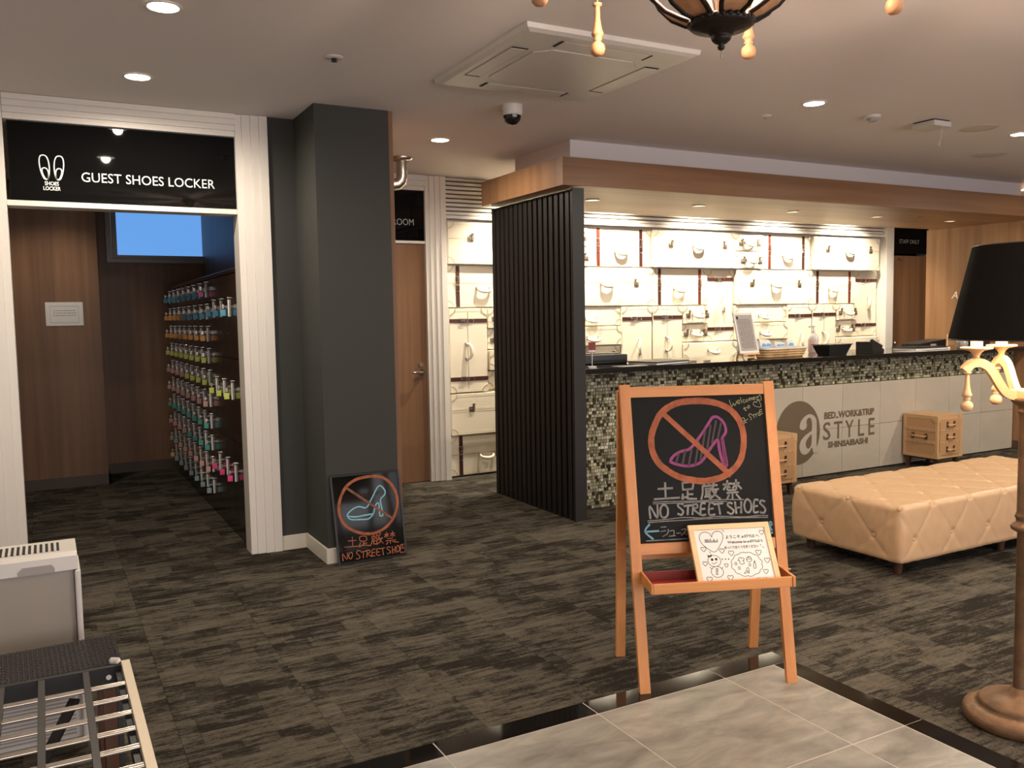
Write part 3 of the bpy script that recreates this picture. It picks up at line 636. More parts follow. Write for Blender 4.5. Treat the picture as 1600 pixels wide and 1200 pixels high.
# things on the worktop
t = thing('monitor_tray', 'low black equipment box standing at the left end of the granite worktop', 'equipment', (4.05,5.95,CT), -.12)
mk('body', B(-.21,-.09,0, .21,.13,.075, bev=.008), M['black'], t); mk('lid', B(-.20,.0,.076, .20,.12,.083, bev=.004), M['black'], t); mk('slot', B(-.12,-.094,.014, .2,-.0905,.03), M['blackgap'], t)
t = thing('document_folder', 'flat black folder lying on the granite worktop beside the equipment box', 'folder', (4.38,5.60,CT), .27)
mk('cover', B(-.22,-.15,.016, .22,.15,.026, bev=.004), M['black'], t); mk('pages', B(-.21,-.14,.002, .21,.14,.0155), M['paper'], t); mk('back_cover', B(-.22,-.15,0, .22,.15,.0018), M['black'], t)
t = thing('counter_card', 'small red card on a clip stand by the slatted screen', 'card stand', (3.67,5.50,CT), -.4)
mk('card', B(-.028,-.004,.135, .028,.0,.195), M['red'], t); mk('card_border', B(-.028,-.0045,.120, .028,.0,.1345), M['paper'], t)
mb = MB(); mb.tube([(0,0,.01),(0,0,.12)], .005, 8); mk('stem', mb, M['steel'], t); mk('base', B(-.03,-.03,0,.03,.03,.012, bev=.003), M['paper'], t)
t = thing('leaflet', 'white leaflet lying flat in front of the black folder', 'leaflet', (4.02,5.50,CT), .1); mk('sheet', B(-.14,-.06,0,.14,.06,.002), M['paper'], t); mk('print', B(-.12,-.04,.0021,.05,.03,.0026), M['signgrey'], t)
for k, (x, y, r, c) in enumerate(((4.60,5.55,.35,'clear white ballpoint pen lying nearest the folder'),(4.72,5.60,.2,'slim metal pen lying between two other pens on the worktop'),(4.86,5.56,.5,'metal pen lying nearest the framed menu on the worktop'))):
    t = thing('pen', c, 'pen', (x,y,CT), r, 'pens on the reception worktop'); mb = MB(); mb.tube([(-.06,0,.006),(.06,0,.006)], .0055, 10); mk('barrel', mb, M['plastic' if k == 0 else 'steel'], t)
    mb = MB(); mb.tube([(.0601,0,.006),(.075,0,.006)], [.005,.001], 10); mk('tip', mb, M['brassdark'], t)
# framed menu on a little wooden easel
t = thing('menu_stand', 'white framed price list on a small wooden table easel', 'menu stand', (5.26,5.52,CT+.003), .20)
def lean(a, b, h, k=.22): return Vector((a, -.02-h*.976+k*b, .055+b*.976-h*k*.0))
mb = MB()
for u0, u1, b0, b1 in ((-.135,.135,0,.02),(-.135,.135,.33,.35),(-.135,-.115,.0205,.3295),(.115,.135,.0205,.3295)): mb.prism([(u0,b0),(u1,b0),(u1,b1),(u0,b1)], lambda a, b: lean(a,b,.012), lambda a, b: lean(a,b,0))
mk('picture_frame', mb, M['paper'], t)
mk('price_sheet', MB().prism([(-.114,.021),(.114,.021),(.114,.329),(-.114,.329)], lambda a, b: lean(a,b,.006), lambda a, b: lean(a,b,.0)), plain('grey_print_sheet', (.42,.37,.34), .6), t)
mb = MB()
for r in range(26):
    x = -.085 if r % 5 else -.06
    while x < .09:
        l = random.uniform(.008, .05); mb.ribbon([[(x, .29-.0098*r), (min(x+l, .1), .29-.0098*r)]], .0028, lambda a, b, h: lean(a, b, .006+h), .0004); x += l+.007
mk('print', mb, M['ink'], t)
mb = MB(); mb.prism([(-.082+.015*math.cos(i*.5), .305+.015*math.sin(i*.5)) for i in range(12)], lambda a, b: lean(a,b,.0068), lambda a, b: lean(a,b,.006)); mk('round_mark', mb, M['ink'], t)
mb = MB(); mb.box(-.12,-.05,.04, .12,-.003,.054, bev=.002)
for x in (-.09, .07): mb.sweepbox((x,-.04,0), (x+.01,-.012,.05), .022, .012, (1,0,0))
mb.sweepbox((0,.1,0), (0,.02,.25), .02, .01, (1,0,0)); mb.box(-.09,-.03,.012,.08,-.018,.022)
mk('wooden_easel', mb, M['pine_x'], t)
# basket of sachets
t = thing('basket', 'shallow woven basket with a white lining on the worktop', 'basket', (5.80,5.72,CT), .08)
def ring(x, y, z, n=28, e=.35): return [(x*math.copysign(abs(math.cos(a))**e, math.cos(a)), y*math.copysign(abs(math.sin(a))**e, math.sin(a)), z) for a in [2*math.pi*i/n for i in range(n)]]
mb = MB(); R0, R1, R2, R3 = ring(.26,.12,0), ring(.30,.15,.085), ring(.288,.138,.085), ring(.25,.11,.006); n = 28
mb.add(R0+R1+R2+R3, [(a*n+i, a*n+(i+1)%n, (a+1)*n+(i+1)%n, (a+1)*n+i) for a in range(3) for i in range(n)] + [tuple(range(n-1,-1,-1)), tuple(range(3*n,4*n))])
mk('bowl', mb, M['basket'], t)
mb = MB()
for k in range(4): mb.tube(ring(.266+.0095*k, .126+.007*k, .012+.021*k), .0055, 6, closed=True)
mk('woven_bands', mb, M['basket'], t)
mb = MB(); mb.add(ring(.302,.152,.088)+ring(.286,.136,.088)+ring(.302,.152,.075), [(i,(i+1)%n,n+(i+1)%n,n+i) for i in range(n)]+[(2*n+i,2*n+(i+1)%n,(i+1)%n,i) for i in range(n)]+[tuple(range(n,2*n))])
mk('lining', mb, M['paper'], t)
nth = ('first', 'second', 'third', 'fourth', 'fifth', 'sixth', 'seventh', 'eighth', 'ninth', 'tenth')
for k, (x, y, r) in enumerate(((5.60,5.70,.1),(5.69,5.73,-.1),(5.78,5.70,.12),(5.87,5.74,.0),(5.96,5.72,-.1))):
    t = thing('packet', f'white and blue sachet in the woven basket, {nth[k]} from the framed menu', 'sachet', (x,y,CT+.089), r, 'sachets in the woven basket')
    h = (.075,.07,.05,.045,.065)[k]
    mb = MB(); m_ = MB()
    pts = [(-.038,-.03,0),(.038,-.03,0),(.038,.03,0),(-.038,.03,0),(-.034,-.015,h*.6),(.035,-.02,h*.55),(.034,.018,h*.6),(-.034,.02,h*.65),(-.03,-.002,h),(.03,0,h*.95)]
    mb.add(pts, [(3,2,1,0),(0,1,5,4),(1,2,6,5),(2,3,7,6),(3,0,4,7),(4,5,9,8),(5,6,9),(6,7,8,9),(7,4,8)], smooth=False); mk('pouch', mb, M['paper'], t)
    m_.add([(-.035,-.031,.008),(.03,-.031,.006),(.035,-.024,h*.42),(-.005,-.023,h*.5)], [(0,1,2,3)]); mk('blue_print', m_, M['blue'], t)
t = thing('leaflet_tray', 'black plastic tray standing at the right end of the woven basket', 'tray', (6.36,5.58,CT), .12)
mb = MB(); mb.add([(-.13,-.06,0),(.13,-.06,0),(.13,.06,0),(-.13,.06,0),(-.17,-.09,.09),(.17,-.09,.095),(.17,.09,.095),(-.17,.09,.09)], [(3,2,1,0),(0,1,5,4),(1,2,6,5),(2,3,7,6),(3,0,4,7),(4,5,6,7)]); mk('tub', mb, M['black'], t); mk('rim', B(-.18,-.098,.094,.18,.098,.101, bev=.003), M['black'], t)
t = thing('pump_bottle', 'white pump bottle of pink hand gel behind the black tray', 'bottle', (6.60,6.02,CT))
mb = MB(); mb.lathe([(.045,0),(.05,.01),(.05,.13)], 20); mk('pink_bottle', mb, M['pink_liq'], t)
mb = MB(); mb.lathe([(.05,.1305),(.049,.155),(.035,.178),(.018,.19),(.018,.20)], 20); mk('shoulder', mb, M['paper'], t)
mb = MB(); mb.lathe([(.02,.2005),(.02,.215),(.008,.217),(.008,.25)], 14); mb.tube([(.02,0,.255),(-.05,0,.258),(-.062,0,.25)], .008, 8); mk('pump', mb, M['plastic'], t)
t = thing('telephone', 'black desk telephone with a sloping keypad on the worktop', 'telephone', (7.09,5.76,CT), .15)
mb = MB(); mb.prism([(-.1,0),(.1,0),(.1,.02),(-.06,.10),(-.1,.10)], lambda a, b: Vector((a,-.09,b)), lambda a, b: Vector((a,.09,b))); mk('body', mb, M['black'], t)
mb = MB()
for i in range(4):
    for j in range(3): x = -.02+.028*i; mb.box(x,-.05+.03*j,.0835-.5*(x+.02)-.01+.0+.004, x+.018,-.03+.03*j,.0835-.5*(x+.02)+.004)
mk('keypad', mb, M['plastic2'], t); mk('display', B(-.058,-.05,.098,-.035,.03,.103), M['plastic'], t)
mb = MB(); mb.tube([(-.09,-.07,.108),(.0,-.072,.082),(.07,-.07,.05)], [.02,.013,.02], 10); mk('handset', mb, M['black'], t)
t = thing('document_folder', 'large flat black folder near the far end of the granite worktop', 'folder', (7.78,5.72,CT), .05)
mk('cover', B(-.26,-.14,.02, .26,.14,.03, bev=.004), M['black'], t); mk('pages', B(-.25,-.13,.002, .25,.13,.0195), M['paper'], t); mk('back_cover', B(-.26,-.14,0,.26,.14,.0018), M['black'], t)
t = thing('file_box', 'black wedge-shaped file box behind the large folder', 'file box', (8.25,6.02,CT), .1)
mb = MB(); mb.add([(-.25,-.1,0),(.25,-.1,0),(.25,.1,0),(-.25,.1,0),(-.25,-.1,.045),(.25,-.1,.085),(.25,.1,.085),(-.25,.1,.045)], [(3,2,1,0),(4,5,6,7),(0,1,5,4),(1,2,6,5),(2,3,7,6),(3,0,4,7)]); mk('body', mb, M['black'], t); mk('label_holder', B(-.05,-.104,.02,.06,-.1005,.04), M['plastic2'], t)
t = thing('leaflet', 'white sheet lying on the worktop between the telephone and the large folder', 'leaflet', (7.42,5.55,CT), .05); mk('sheet', B(-.15,-.07,0,.15,.07,.002), M['paper'], t); mk('print', B(-.1,-.04,.0021,.1,.03,.0026), M['signgrey'], t)
t = thing('pencil_cup', 'pale pencil in a small holder beside the large folder', 'pencil', (8.12,5.66,CT)); mb = MB(); mb.tube([(0,0,.02),(.004,0,.15)], [.006,.006], 8); mk('pencil', mb, M['pine_x'], t); mb = MB(); mb.lathe([(.03,0),(.03,.018),(.01,.02)], 14); mk('holder', mb, M['plastic'], t)
t = thing('ornament', 'glass jar of white and red sweets at the far end of the worktop', 'jar', (8.36,5.66,CT)); mb = MB(); mb.lathe([(.04,0),(.06,.03),(.055,.09),(.035,.11)], 18); mk('jar', mb, M['plastic2'], t); mb = MB(); mb.lathe([(.04,.111),(.04,.125),(.012,.13)], 18); mk('lid', mb, M['paper'], t)
mb = MB()
for k in range(14): a = k*2.4; mb.sphere((.045*math.cos(a), .045*math.sin(a), .02+.006*k), .016, 8, 5, m=k % 2)
mk('sweets', mb, [M['red'], M['paper']], t, kind='stuff')
t = thing('file_box', 'black box with a white flap beneath the floor lamp shade on the worktop', 'file box', (8.72,5.76,CT), .2); mk('body', B(-.15,-.1,0,.15,.1,.06, bev=.006), M['black'], t); mb = MB(); mb.add([(-.14,-.09,.063),(.1,-.09,.063),(.1,.08,.10),(-.14,.08,.10),(-.14,-.09,.069),(.1,-.09,.069),(.1,.08,.106),(-.14,.08,.106)], [(3,2,1,0),(4,5,6,7),(0,1,5,4),(1,2,6,5),(2,3,7,6),(3,0,4,7)]); mk('flap', mb, M['paper'], t)

# ---------------------------------------------------------------- suitcases on the back wall
WY = 7.438
cache = {}
def shared(key, fn, mats):
    if key not in cache: cache[key] = fn().mesh(key[0], mats)
    return cache[key]
def m_body(w, h, d):
    mb = MB(); mb.box(-w/2+.003,-d,.003, w/2-.003,0,h-.003, bev=.012)
    return mb
def m_seam(w, h, d, fr, vert):
    mb = MB()
    if vert: x = -w/2+w*fr; mb.box(x-.0015,-d-.0015,.02, x+.0015,-d+.001,h-.02)
    else: z = h*fr; mb.box(-w/2+.012,-d-.0016,z-.018, w/2-.012,-d+.001,z+.018, m=0); mb.box(-w/2+.012,-d-.0018,z-.0025, w/2-.012,-d+.001,z, m=1)
    return mb
def m_edge(w, h, d):
    mb = MB()
    for z0, z1 in ((.006,.034),(h-.034,h-.006)): mb.box(-w/2+.01,-d-.0016,z0, w/2-.01,-d+.001,z1)
    return mb
def m_corner(d):
    mb = MB(); n = 8; R = .07
    def q(f): return lambda a, b: Vector((a, f, b))
    mb.prism([(0,0)]+[(R*math.cos(math.pi/2*k/n), R*math.sin(math.pi/2*k/n)) for k in range(n+1)], q(-d-.0035), q(-d+.001))
    for k in range(6):
        a = math.pi/2*(k+.5)/6; x, z = R*.86*math.cos(a), R*.86*math.sin(a); mb.box(x-.0032,-d-.006,z-.0032, x+.0032,-d-.003,z+.0032, m=1)
    return mb
def m_handle():
    mb = MB(); pts = []
    for k in range(11):
        t = k/10; a = math.pi*t; pts.append((-.07*math.cos(a), -.012-.036*math.sin(a)**.6, .016-.034*math.sin(a)**.8))
    mb.tube(pts, [.010+.008*math.sin(math.pi*k/10) for k in range(11)], 8)
    for x in (-.07,.07): mb.box(x-.012,-.012,.0,x+.012,.001,.03, m=1)
    return mb
def m_lock(mir):
    mb = MB(); s_ = -1 if mir else 1
    mb.box(-.03,-.006,-.028,.03,.001,.022, bev=.003); mb.sphere((s_*-.008,-.008,-.002), .008, 10, 6)
    mb.box(s_*.006,-.014,-.01, s_*.028,-.006,.05); mb.tube([(s_*.005,-.016,.05),(s_*.032,-.016,.05)], .007, 8)
    return mb
def m_strap(l):
    mb = MB(); mb.box(-.019,-.0045,0,.019,0,l, bev=.0015); mb.box(-.017,-.009,l*.42,.017,-.0046,l*.70, bev=.0015); return mb
def m_buckle(l):
    mb = MB(); z0, z1 = l*.60, l*.73; r = .003
    mb.tube([(-.026,-.012,z0),(.026,-.012,z0),(.026,-.012,z1),(-.026,-.012,z1)], r, 6, closed=True); mb.tube([(0,-.0145,z0),(0,-.0145,z1)], .0022, 6)
    for z in (l*.52, l*.55): mb.tube([(-.022,-.0105,z),(.022,-.0105,z)], .0028, 6)
    mb.tube([(-.012,-.0105,l*.40),(-.008,-.0105,l*.375),(.008,-.0105,l*.375),(.012,-.0105,l*.40)], .0022, 6)
    return mb
CORNER = {}
def suitcase(label, x0, z0, w, h, d, seam=None, vert=False, handles=(), locks=(), straps=(), hstraps=(), edges=True, corners=True, red=()):  # red: indexes of straps whose colour carries the overbright light
    t = thing('suitcase', label, 'suitcase', (x0+w/2, WY, z0), 0, 'cream suitcases stacked along the back wall')
    kw = (round(w,3), round(h,3), d)
    ob('body', shared(('body',)+kw, lambda: m_body(w,h,d), M['case']), t)
    if seam: ob('lid_seam', shared(('lid_seam',)+kw+(seam,vert), lambda: m_seam(w,h,d,seam,vert), [M['case2'], M['blackgap']] if not vert else [M['rivet']]), t)
    if edges: ob('edge_band', shared(('edge_band',)+kw, lambda: m_edge(w,h,d), M['case2']), t)
    if corners:
        for x, z, a in ((-w/2+.004,.004,0),(w/2-.004,.004,-math.pi/2),(w/2-.004,h-.004,math.pi),(-w/2+.004,h-.004,math.pi/2)):
            o = ob('corner_guard', shared(('corner_guard',d), lambda: m_corner(d), [M['case2'], M['rivet']]), t, (x,0,z)); o.rotation_euler = (0, a, 0)
    for x, z, v in handles:
        o = ob('carry_handle', shared(('carry_handle',), m_handle, [M['handle'], M['steel']]), t, (x-w/2,-d,z))
        if v: o.rotation_euler = (0, math.pi/2*v, 0)
    for x, z, mir in locks: ob('clasp_lock', shared(('clasp_lock',mir), lambda: m_lock(mir), M['brassdark']), t, (x-w/2,-d,z))
    for k, x in enumerate(straps):
        so = ob('leather_strap', shared(('leather_strap',round(h,3),k in red), lambda: m_strap(h-.01), M['strap_lit' if k in red else 'strap']), t, (x-w/2,-d-.001,.005))
        ob('buckle', shared(('buckle',round(h,3)), lambda: m_buckle(h-.01), M['steel']), so)
    for z in hstraps:
        so = ob('leather_strap', shared(('leather_strap',round(w,3),'h'), lambda: m_strap(w-.008), M['strap']), t, (w/2-.004,-d-.001,z)); so.rotation_euler = (0,-math.pi/2,0)
        ob('buckle', shared(('buckle',round(w,3),'h'), lambda: m_buckle(w-.008), M['steel']), so)
    return t
PART = ('leftmost', 'middle', 'rightmost')
for n, X in enumerate((3.32, 5.68, 8.04)):
    P = PART[n]; last = n == 2
    suitcase(f'wide cream trunk with two clasp locks, {P} of its kind in the top row', X, 2.0, 1.15, .395, .095, .60, False, [(.61,.22,0)], [(.235,.235,False),(.985,.24,True)])
    if not last:
        suitcase(f'small cream case with two clasps at the very top, {("left","right")[n]} one under the grille', X+1.15, 2.2, .41, .19, .07, None, False, [(.225,.075,0)], [(.10,.08,False),(.365,.08,True)], edges=False, corners=True)
        suitcase(f'small cream case with two clasps below the very top one, {("left","right")[n]} pair', X+1.15, 2.0, .41, .195, .085, None, False, [(.235,.085,0)], [(.11,.085,False),(.375,.08,True)], edges=False)
        suitcase(f'cream suitcase with a light-reddened and a dark strap in the top row, {("left","right")[n]} one', X+1.56, 2.0, .80, .395, .06, .45, False, [(.405,.145,0)], [], [.13,.665], red=(0,))
        suitcase(f'wide cream trunk with two clasps in the second row, {("left","right")[n]} of the two', X+1.17, 1.6, 1.19, .395, .075, .62, False, [(.61,.215,0)], [(.24,.23,False),(.985,.225,True)])
        suitcase(f'upper flat cream case with one handle in the third row, {("left","right")[n]} side', X+1.17, 1.4, .79, .195, .06, None, False, [(.43,.06,0)], [], edges=False)
        suitcase(f'lower flat cream case with one handle in the third row, {("left","right")[n]} side', X+1.17, 1.2, .79, .195, .085, None, False, [(.43,.065,0)], [])
        suitcase(f'small cream case with two clasps low behind the counter, {("left","right")[n]} one', X+1.55, 1.0, .41, .195, .055, None, False, [(.22,.075,0)], [(.085,.08,True),(.34,.085,True)], edges=False)
        suitcase(f'upright cream suitcase with belts, its handle at its left, {("left","right")[n]} pair', X+1.96, .8, .395, .795, .085, .98, True, [(.21,.37,1)], [], (), [.155,.665])
    suitcase(f'cream suitcase with two straps in the second row, {P} of its kind', X, 1.6, .78, .395, .05, .58, False, [(.385,.165,0)], [], [.115,.665], red=(1,) if n else ())
    suitcase(f'upright cream suitcase with two belts in the second row, {P} of its kind', X+.78, 1.2, .39, .79, .04, None, True, [(.22,.40,1)], [], (), [.135,.685], edges=False)
    suitcase(f'upright cream suitcase with two belts below the strapped case, {P} of its kind', X+.002, .8, .40, .795, .085, .48, True, [(.19,.39,-1)], [], (), [.13,.675])
    suitcase(f'small cream case with two clasps in the third row, upper one of the {P} pair', X+.41, 1.4, .37, .195, .075, None, False, [(.21,.085,0)], [(.075,.09,False),(.34,.09,True)], edges=False)
    suitcase(f'small cream case with two clasps in the third row, lower one of the {P} pair', X+.41, 1.2, .37, .195, .05, None, False, [(.205,.085,0)], [(.065,.085,False),(.33,.09,True)], edges=False)
    suitcase(f'low cream case with one handle just above the worktop, {P} of its kind', X+.41, 1.0, .76, .195, .095, None, False, [(.41,.09,0)], [], edges=False)
X = 3.32
suitcase('wide cream trunk with a dark clasp, second from the floor beside the slatted screen', X, .4, 1.15, .395, .095, .60, False, [(.6,.2,0)], [(.215,.245,False)])
suitcase('cream suitcase with a dark strap on the floor beside the white jamb', X, .012, .78, .385, .055, .52, False, [(.375,.17,0)], [], [.11,.66])
suitcase('plain cream case set back between the stacked cases by the slatted screen', X+.41, .815, .76, .18, .04, None, edges=False)
# ---------------------------------------------------------------- shoe lockers
LXF = 1.125
def bank(name, label, y0, y1, cols, rows, ztop, zstep, zlow):
    t = thing(name, label, 'locker', (1.32, (y0+y1)/2, 0), 0, 'shoe lockers')
    yc = (y0+y1)/2
    mb = MB(); mb.box(-.175,y0-yc+.001,.0,.19,y1-yc-.001,ztop+.004); mk('carcass', mb, M['espresso'], t)
    mk('top_panel', B(-.202,y0-yc+.001,ztop+.0045, .19,y1-yc-.001,ztop+.031, bev=.002), M['espresso'], t)
    cw = (y1-y0)/cols
    dm = MB().box(-.019,-cw/2+.0022,.0022, 0,cw/2-.0022,zstep-.0022, bev=.0015).mesh('door', M['espresso'])
    L_ = min(.115, zstep*.62)
    hm = MB().box(-.0085,-.006,-L_/2, 0,.006,L_/2, bev=.002).mesh('pull_handle', M['signmetal'])
    lk = MB(); lk.tube([(0,0,0),(-.014,0,0)], .0085, 12); lm = lk.mesh('lock', M['chrome'])
    out = []
    for r in range(rows):
        for c in range(cols):
            z = ztop-zstep*(r+1); y = y0-yc+cw*(c+.5)
            d = ob('door', dm, t, (-.176, y, z))
            zc = .093 if rows > 3 else zstep*.60
            hy = cw/2-.032
            ob('pull_handle', hm, d, (-.0192, hy, zc)); ob('lock', lm, d, (-.0192, hy, zc+L_/2+.012))
            out.append((c, r, y0+cw*(c+.5)+hy, z+zc))
    return t, out
TAG = {}
def tagmat(n, c):
    if n not in TAG: TAG[n] = plain('key_tag_'+n, c, .35)
    return TAG[n]
TC = {'blue': (.06,.26,.38), 'pink': (.72,.10,.32), 'orange': (.66,.30,.07), 'lime': (.50,.55,.10), 'dusty pink': (.48,.27,.24), 'teal': (.06,.30,.25), 'salmon': (.62,.33,.26), 'grey-blue': (.24,.32,.34), 'yellow': (.60,.50,.20), 'hot pink': (.75,.06,.22)}
km = {}
def key(col, label, y, z, grp):
    t_ = tagmat(col.replace(' ', '_').replace('-', '_'), tuple(min(.9, 1.35*v) for v in TC[col]))
    if col not in km:
        mb = MB(); mb.tube([(-.002,0,0),(-.03,0,0)], .0035, 6, m=1); mb.box(-.036,-.0015,-.012,-.022,.0015,.012, m=1); mb.tube([(-.029,0,-.012),(-.029,0,-.022)], .002, 5, m=1)
        mb.box(-.046,-.003,-.064,-.012,.003,-.022, m=0, bev=.003); mb.box(-.040,-.0036,-.052,-.018,-.0028,-.038, m=2)
        km[col] = mb.mesh('locker_key', [t_, M['steel'], t_])
    o = ob('locker_key', km[col], None, (LXF-.011, y, z), label=label, category='key', group=grp)
    return o
ROWC = [['pink']+['blue']*7, ['blue']*4+['orange']*4, ['orange']*8, ['lime']*8, ['lime']*4+['dusty pink']*4, ['dusty pink']*8, ['teal']*8, ['teal']*4+['dusty pink']*4, ['salmon']*6+['grey-blue']*2, ['grey-blue']*7+['yellow']]
bA, oA = bank('shoe_locker', 'dark locker bank with small keyed doors, nearer the doorway', 6.727, 7.955, 4, 10, 1.822, .1695, .12)
bB, oB = bank('shoe_locker', 'dark locker bank with small keyed doors, deepest in the room', 7.956, 9.184, 4, 10, 1.822, .1695, .12)
bT, oT = bank('shoe_locker', 'dark locker bank with tall narrow doors beside the white jamb', 5.83, 6.726, 3, 3, 1.822, .567, .12)
ordn = nth
for off, o in ((0, oA), (4, oB)):
    for c, r, y, z in o:
        cc = c+off
        key(ROWC[r][cc], f'{ROWC[r][cc]} key tag in the {ordn[r]} row down of small lockers, {ordn[cc]} from the doorway', y, z+.016, 'keys in the small lockers')
for c, r, y, z in oT:
    key(('blue','lime','hot pink')[r], f'{("blue","lime","hot pink")[r]} key tag on a tall locker door, {ordn[c]} from the jamb', y, z+.012, 'keys in the tall lockers')

# ---------------------------------------------------------------- chalkboard easel
U = Vector((.933, -.35985, 0)); V = Vector((.35985, .933, 0))
ea = thing('chalkboard_easel', 'orange wooden easel chalkboard with a crossed-out high heel, no street shoes', 'easel', (2.032, 2.686, 0), math.atan2(-.35985, .933))
K = .1646
def EP(u, z, off=0.0): return Vector((u-.0, K*z-off, z))       # point on the easel's front plane
for ub, ut in ((0.0,-.0246),(.6135,.590)):
    mk('front_leg', MB().sweepbox((ub, .011, .0), (ut, K*1.216+.011, 1.216), .0425, .022, (1,0,0)), M['easel'], ea)
for ub, ut in ((.0,-.028),(.6135,.590)):
    mk('rear_leg', MB().sweepbox((ub, .40, .0), (ut, K*1.19+.036, 1.19), .040, .022, (1,0,0)), M['easel'], ea)
    mb = MB(); mb.tube([(ub+(-.024 if ub < .3 else .024)*0, .11, .50), (ub, .30, .50)], .004, 6); mk('stay', mb, M['brassdark'], ea)
def rail(name, z0, z1, u0, u1, m=M['easel_x'], off=-.002, th=.02):
    mb = MB(); mb.prism([(u0[0],z0),(u1[0],z0),(u1[1],z1),(u0[1],z1)], lambda a, b: EP(a,b,off), lambda a, b: EP(a,b,off-th)); return mk(name, mb, m, ea)
rail('top_rail', 1.165, 1.206, (-.003,-.004), (.568,.5685))
rail('bottom_rail', .538, .580, (.009,.0085), (.579,.5785))
rail('chalkboard_panel', .5805, 1.1645, (.0085,-.003), (.578,.569), M['chalkboard'], -.010, .006)
rail('rear_crossbar', .475, .497, (.012,.012), (.58,.58), M['easel_x'], -.16, .015)
mk('hinge_bar', MB().tube([(-.02, K*1.19+.026, 1.185), (.585, K*1.19+.026, 1.185)], .006, 8), M['brassdark'], ea)
FB = lambda a, b, h: EP(a, b, -.010+h)
def chalk(name, st, wd, mat, **k): mb = MB(); mb.ribbon(st, wd, FB, .0008, jit=.10, **k); return mk(name, mb, mat, ea)
chalk('stripes', EASEL_STRIPES, .0085, M['ch_dim']); chalk('heel_drawing', EASEL_SHOE, .0115, M['ch_pink'])
mb = MB(); mb.ribbon(EASEL_RING[:1], .026, FB, .0012, jit=.06); mb.ribbon(EASEL_RING[1:], .0215, FB, .0014, jit=.05); mk('ban_ring', mb, M['ch_orange'], ea)
chalk('welcome_lettering', EASEL_WELCOME, .0019, M['ch_yel']); chalk('chalk_lettering', EASEL_LETTERS, .0078, M['ch_white'])
chalk('chalk_lines', EASEL_LINES, .0034, M['ch_white']); chalk('blue_arrow', EASEL_BLUE[:2], .0075, M['ch_blue']); chalk('blue_letter', EASEL_BLUE[2:], .0075, M['ch_blue'])
# tray
tr = mk('tray', MB().box(.012,-.074,.426, .575,-.062,.466, bev=.002).box(.018,-.0618,.428,.568,.064,.434), M['easel_x'], ea)
mk('tray_side', MB().prism([(-.073,.428),(.0705,.428),(.078,.474),(-.073,.464)], lambda a, b: Vector((.004,a,b)), lambda a, b: Vector((.0118,a,b))), M['easel_x'], ea)
mk('tray_side', MB().prism([(-.078,.428),(.0705,.428),(.078,.474),(-.078,.468)], lambda a, b: Vector((.5755,a,b)), lambda a, b: Vector((.586,a,b))), M['easel_x'], ea)
mk('tray_back', B(.012,.066,.430, .575,.0725,.474), plain('red_brown_tray_back', (.20,.03,.018), .6), ea)
mk('felt_lining', B(.02,-.061,.4343, .566,.064,.437), M['felt'], ea)
for ub in (.0, .613):
    mb = MB(); mb.tube([(ub-.028,.09,.446),(ub+.03,.09,.446)], .005, 8); mk('peg', mb, M['brassdark'], ea)
# framed card standing in the tray
cd = thing('framed_card', 'pale wood framed white board with marker doodles in the easel tray', 'framed board', Vector((2.032,2.686,0)) + U*.2 + V*(-.0555) + Vector((0,0,.438)), math.atan2(-.35985, .933))
def CP(a, b, h=0.0): return Vector((a, .545*b-.838*h-.004, .838*b+.545*h-.008))
CW, CH = .338, .262
for nm, poly in (('frame_rail', [(0,CH-.021),(CW,CH-.021),(CW,CH),(0,CH)]), ('frame_rail', [(0,.0),(CW,.0),(CW,.021),(0,.021)]), ('frame_stile', [(0,.0212),(.021,.0212),(.021,CH-.0212),(0,CH-.0212)]), ('frame_stile', [(CW-.021,.0212),(CW,.0212),(CW,CH-.0212),(CW-.021,CH-.0212)])):
    mk(nm, MB().prism(poly, lambda a, b: CP(a,b,.006), lambda a, b: CP(a,b,-.009)), M['pine_x'], cd)
mk('white_board', MB().prism([(.0205,.0205),(CW-.0205,.0205),(CW-.0205,CH-.0205),(.0205,CH-.0205)], lambda a, b: CP(a,b,.001), lambda a, b: CP(a,b,-.006)), M['paper'], cd)
FC = lambda a, b, h: CP(a, b, .001+h)
for nm, st in (('big_heart_drawing', S[:1]+S[-6:-4]), ('small_hearts_drawing', S[1:12]), ('snowman_drawing', S[12:14]+S[15:18]+S[-9:-4]), ('cloud_drawing', S[14:15]), ('cloud_contents_drawing', S[18:-12]), ('spark_marks', S[-4:])):
    mb = MB(); mb.ribbon(st, .0021, FC, .0005); mk(nm, mb, M['ink'], cd, kind='stuff')
mb = MB()
for k, (a, b) in enumerate(CARD_DOTS): mb.disc(FC(a, b, .0008), (.0055 if k < 2 else .0028), (1,0,0), (0,.545,.838), 10)
mb.prism([(.062,.136),(.069,.131),(.076,.137),(.075,.130),(.068,.128),(.061,.130)], lambda a,b: FC(a,b,.0007), lambda a,b: FC(a,b,.0))
mk('marker_dots', mb, M['ink'], cd, kind='stuff')
for s_, a, b, wd, sz in (('ようこそ a-STYLE へ', .219, .2010, .142, .016), ('Welcome to a-STYLE !!', .2255, .1800, .147, .014), ('ゆっくりおくつろぎください', .2065, .1580, .142, .014), ('a-STYLE', .253, .0235, .062, .016), ('2017. 2. 1', .0855, .1935, .054, .012)):
    q = text_mb(s_, sz, .0006, lambda x, y, h: FC(a+x, b+y, h), width=wd, bold=.0004); mk('marker_lettering', q, M['ink'], cd)

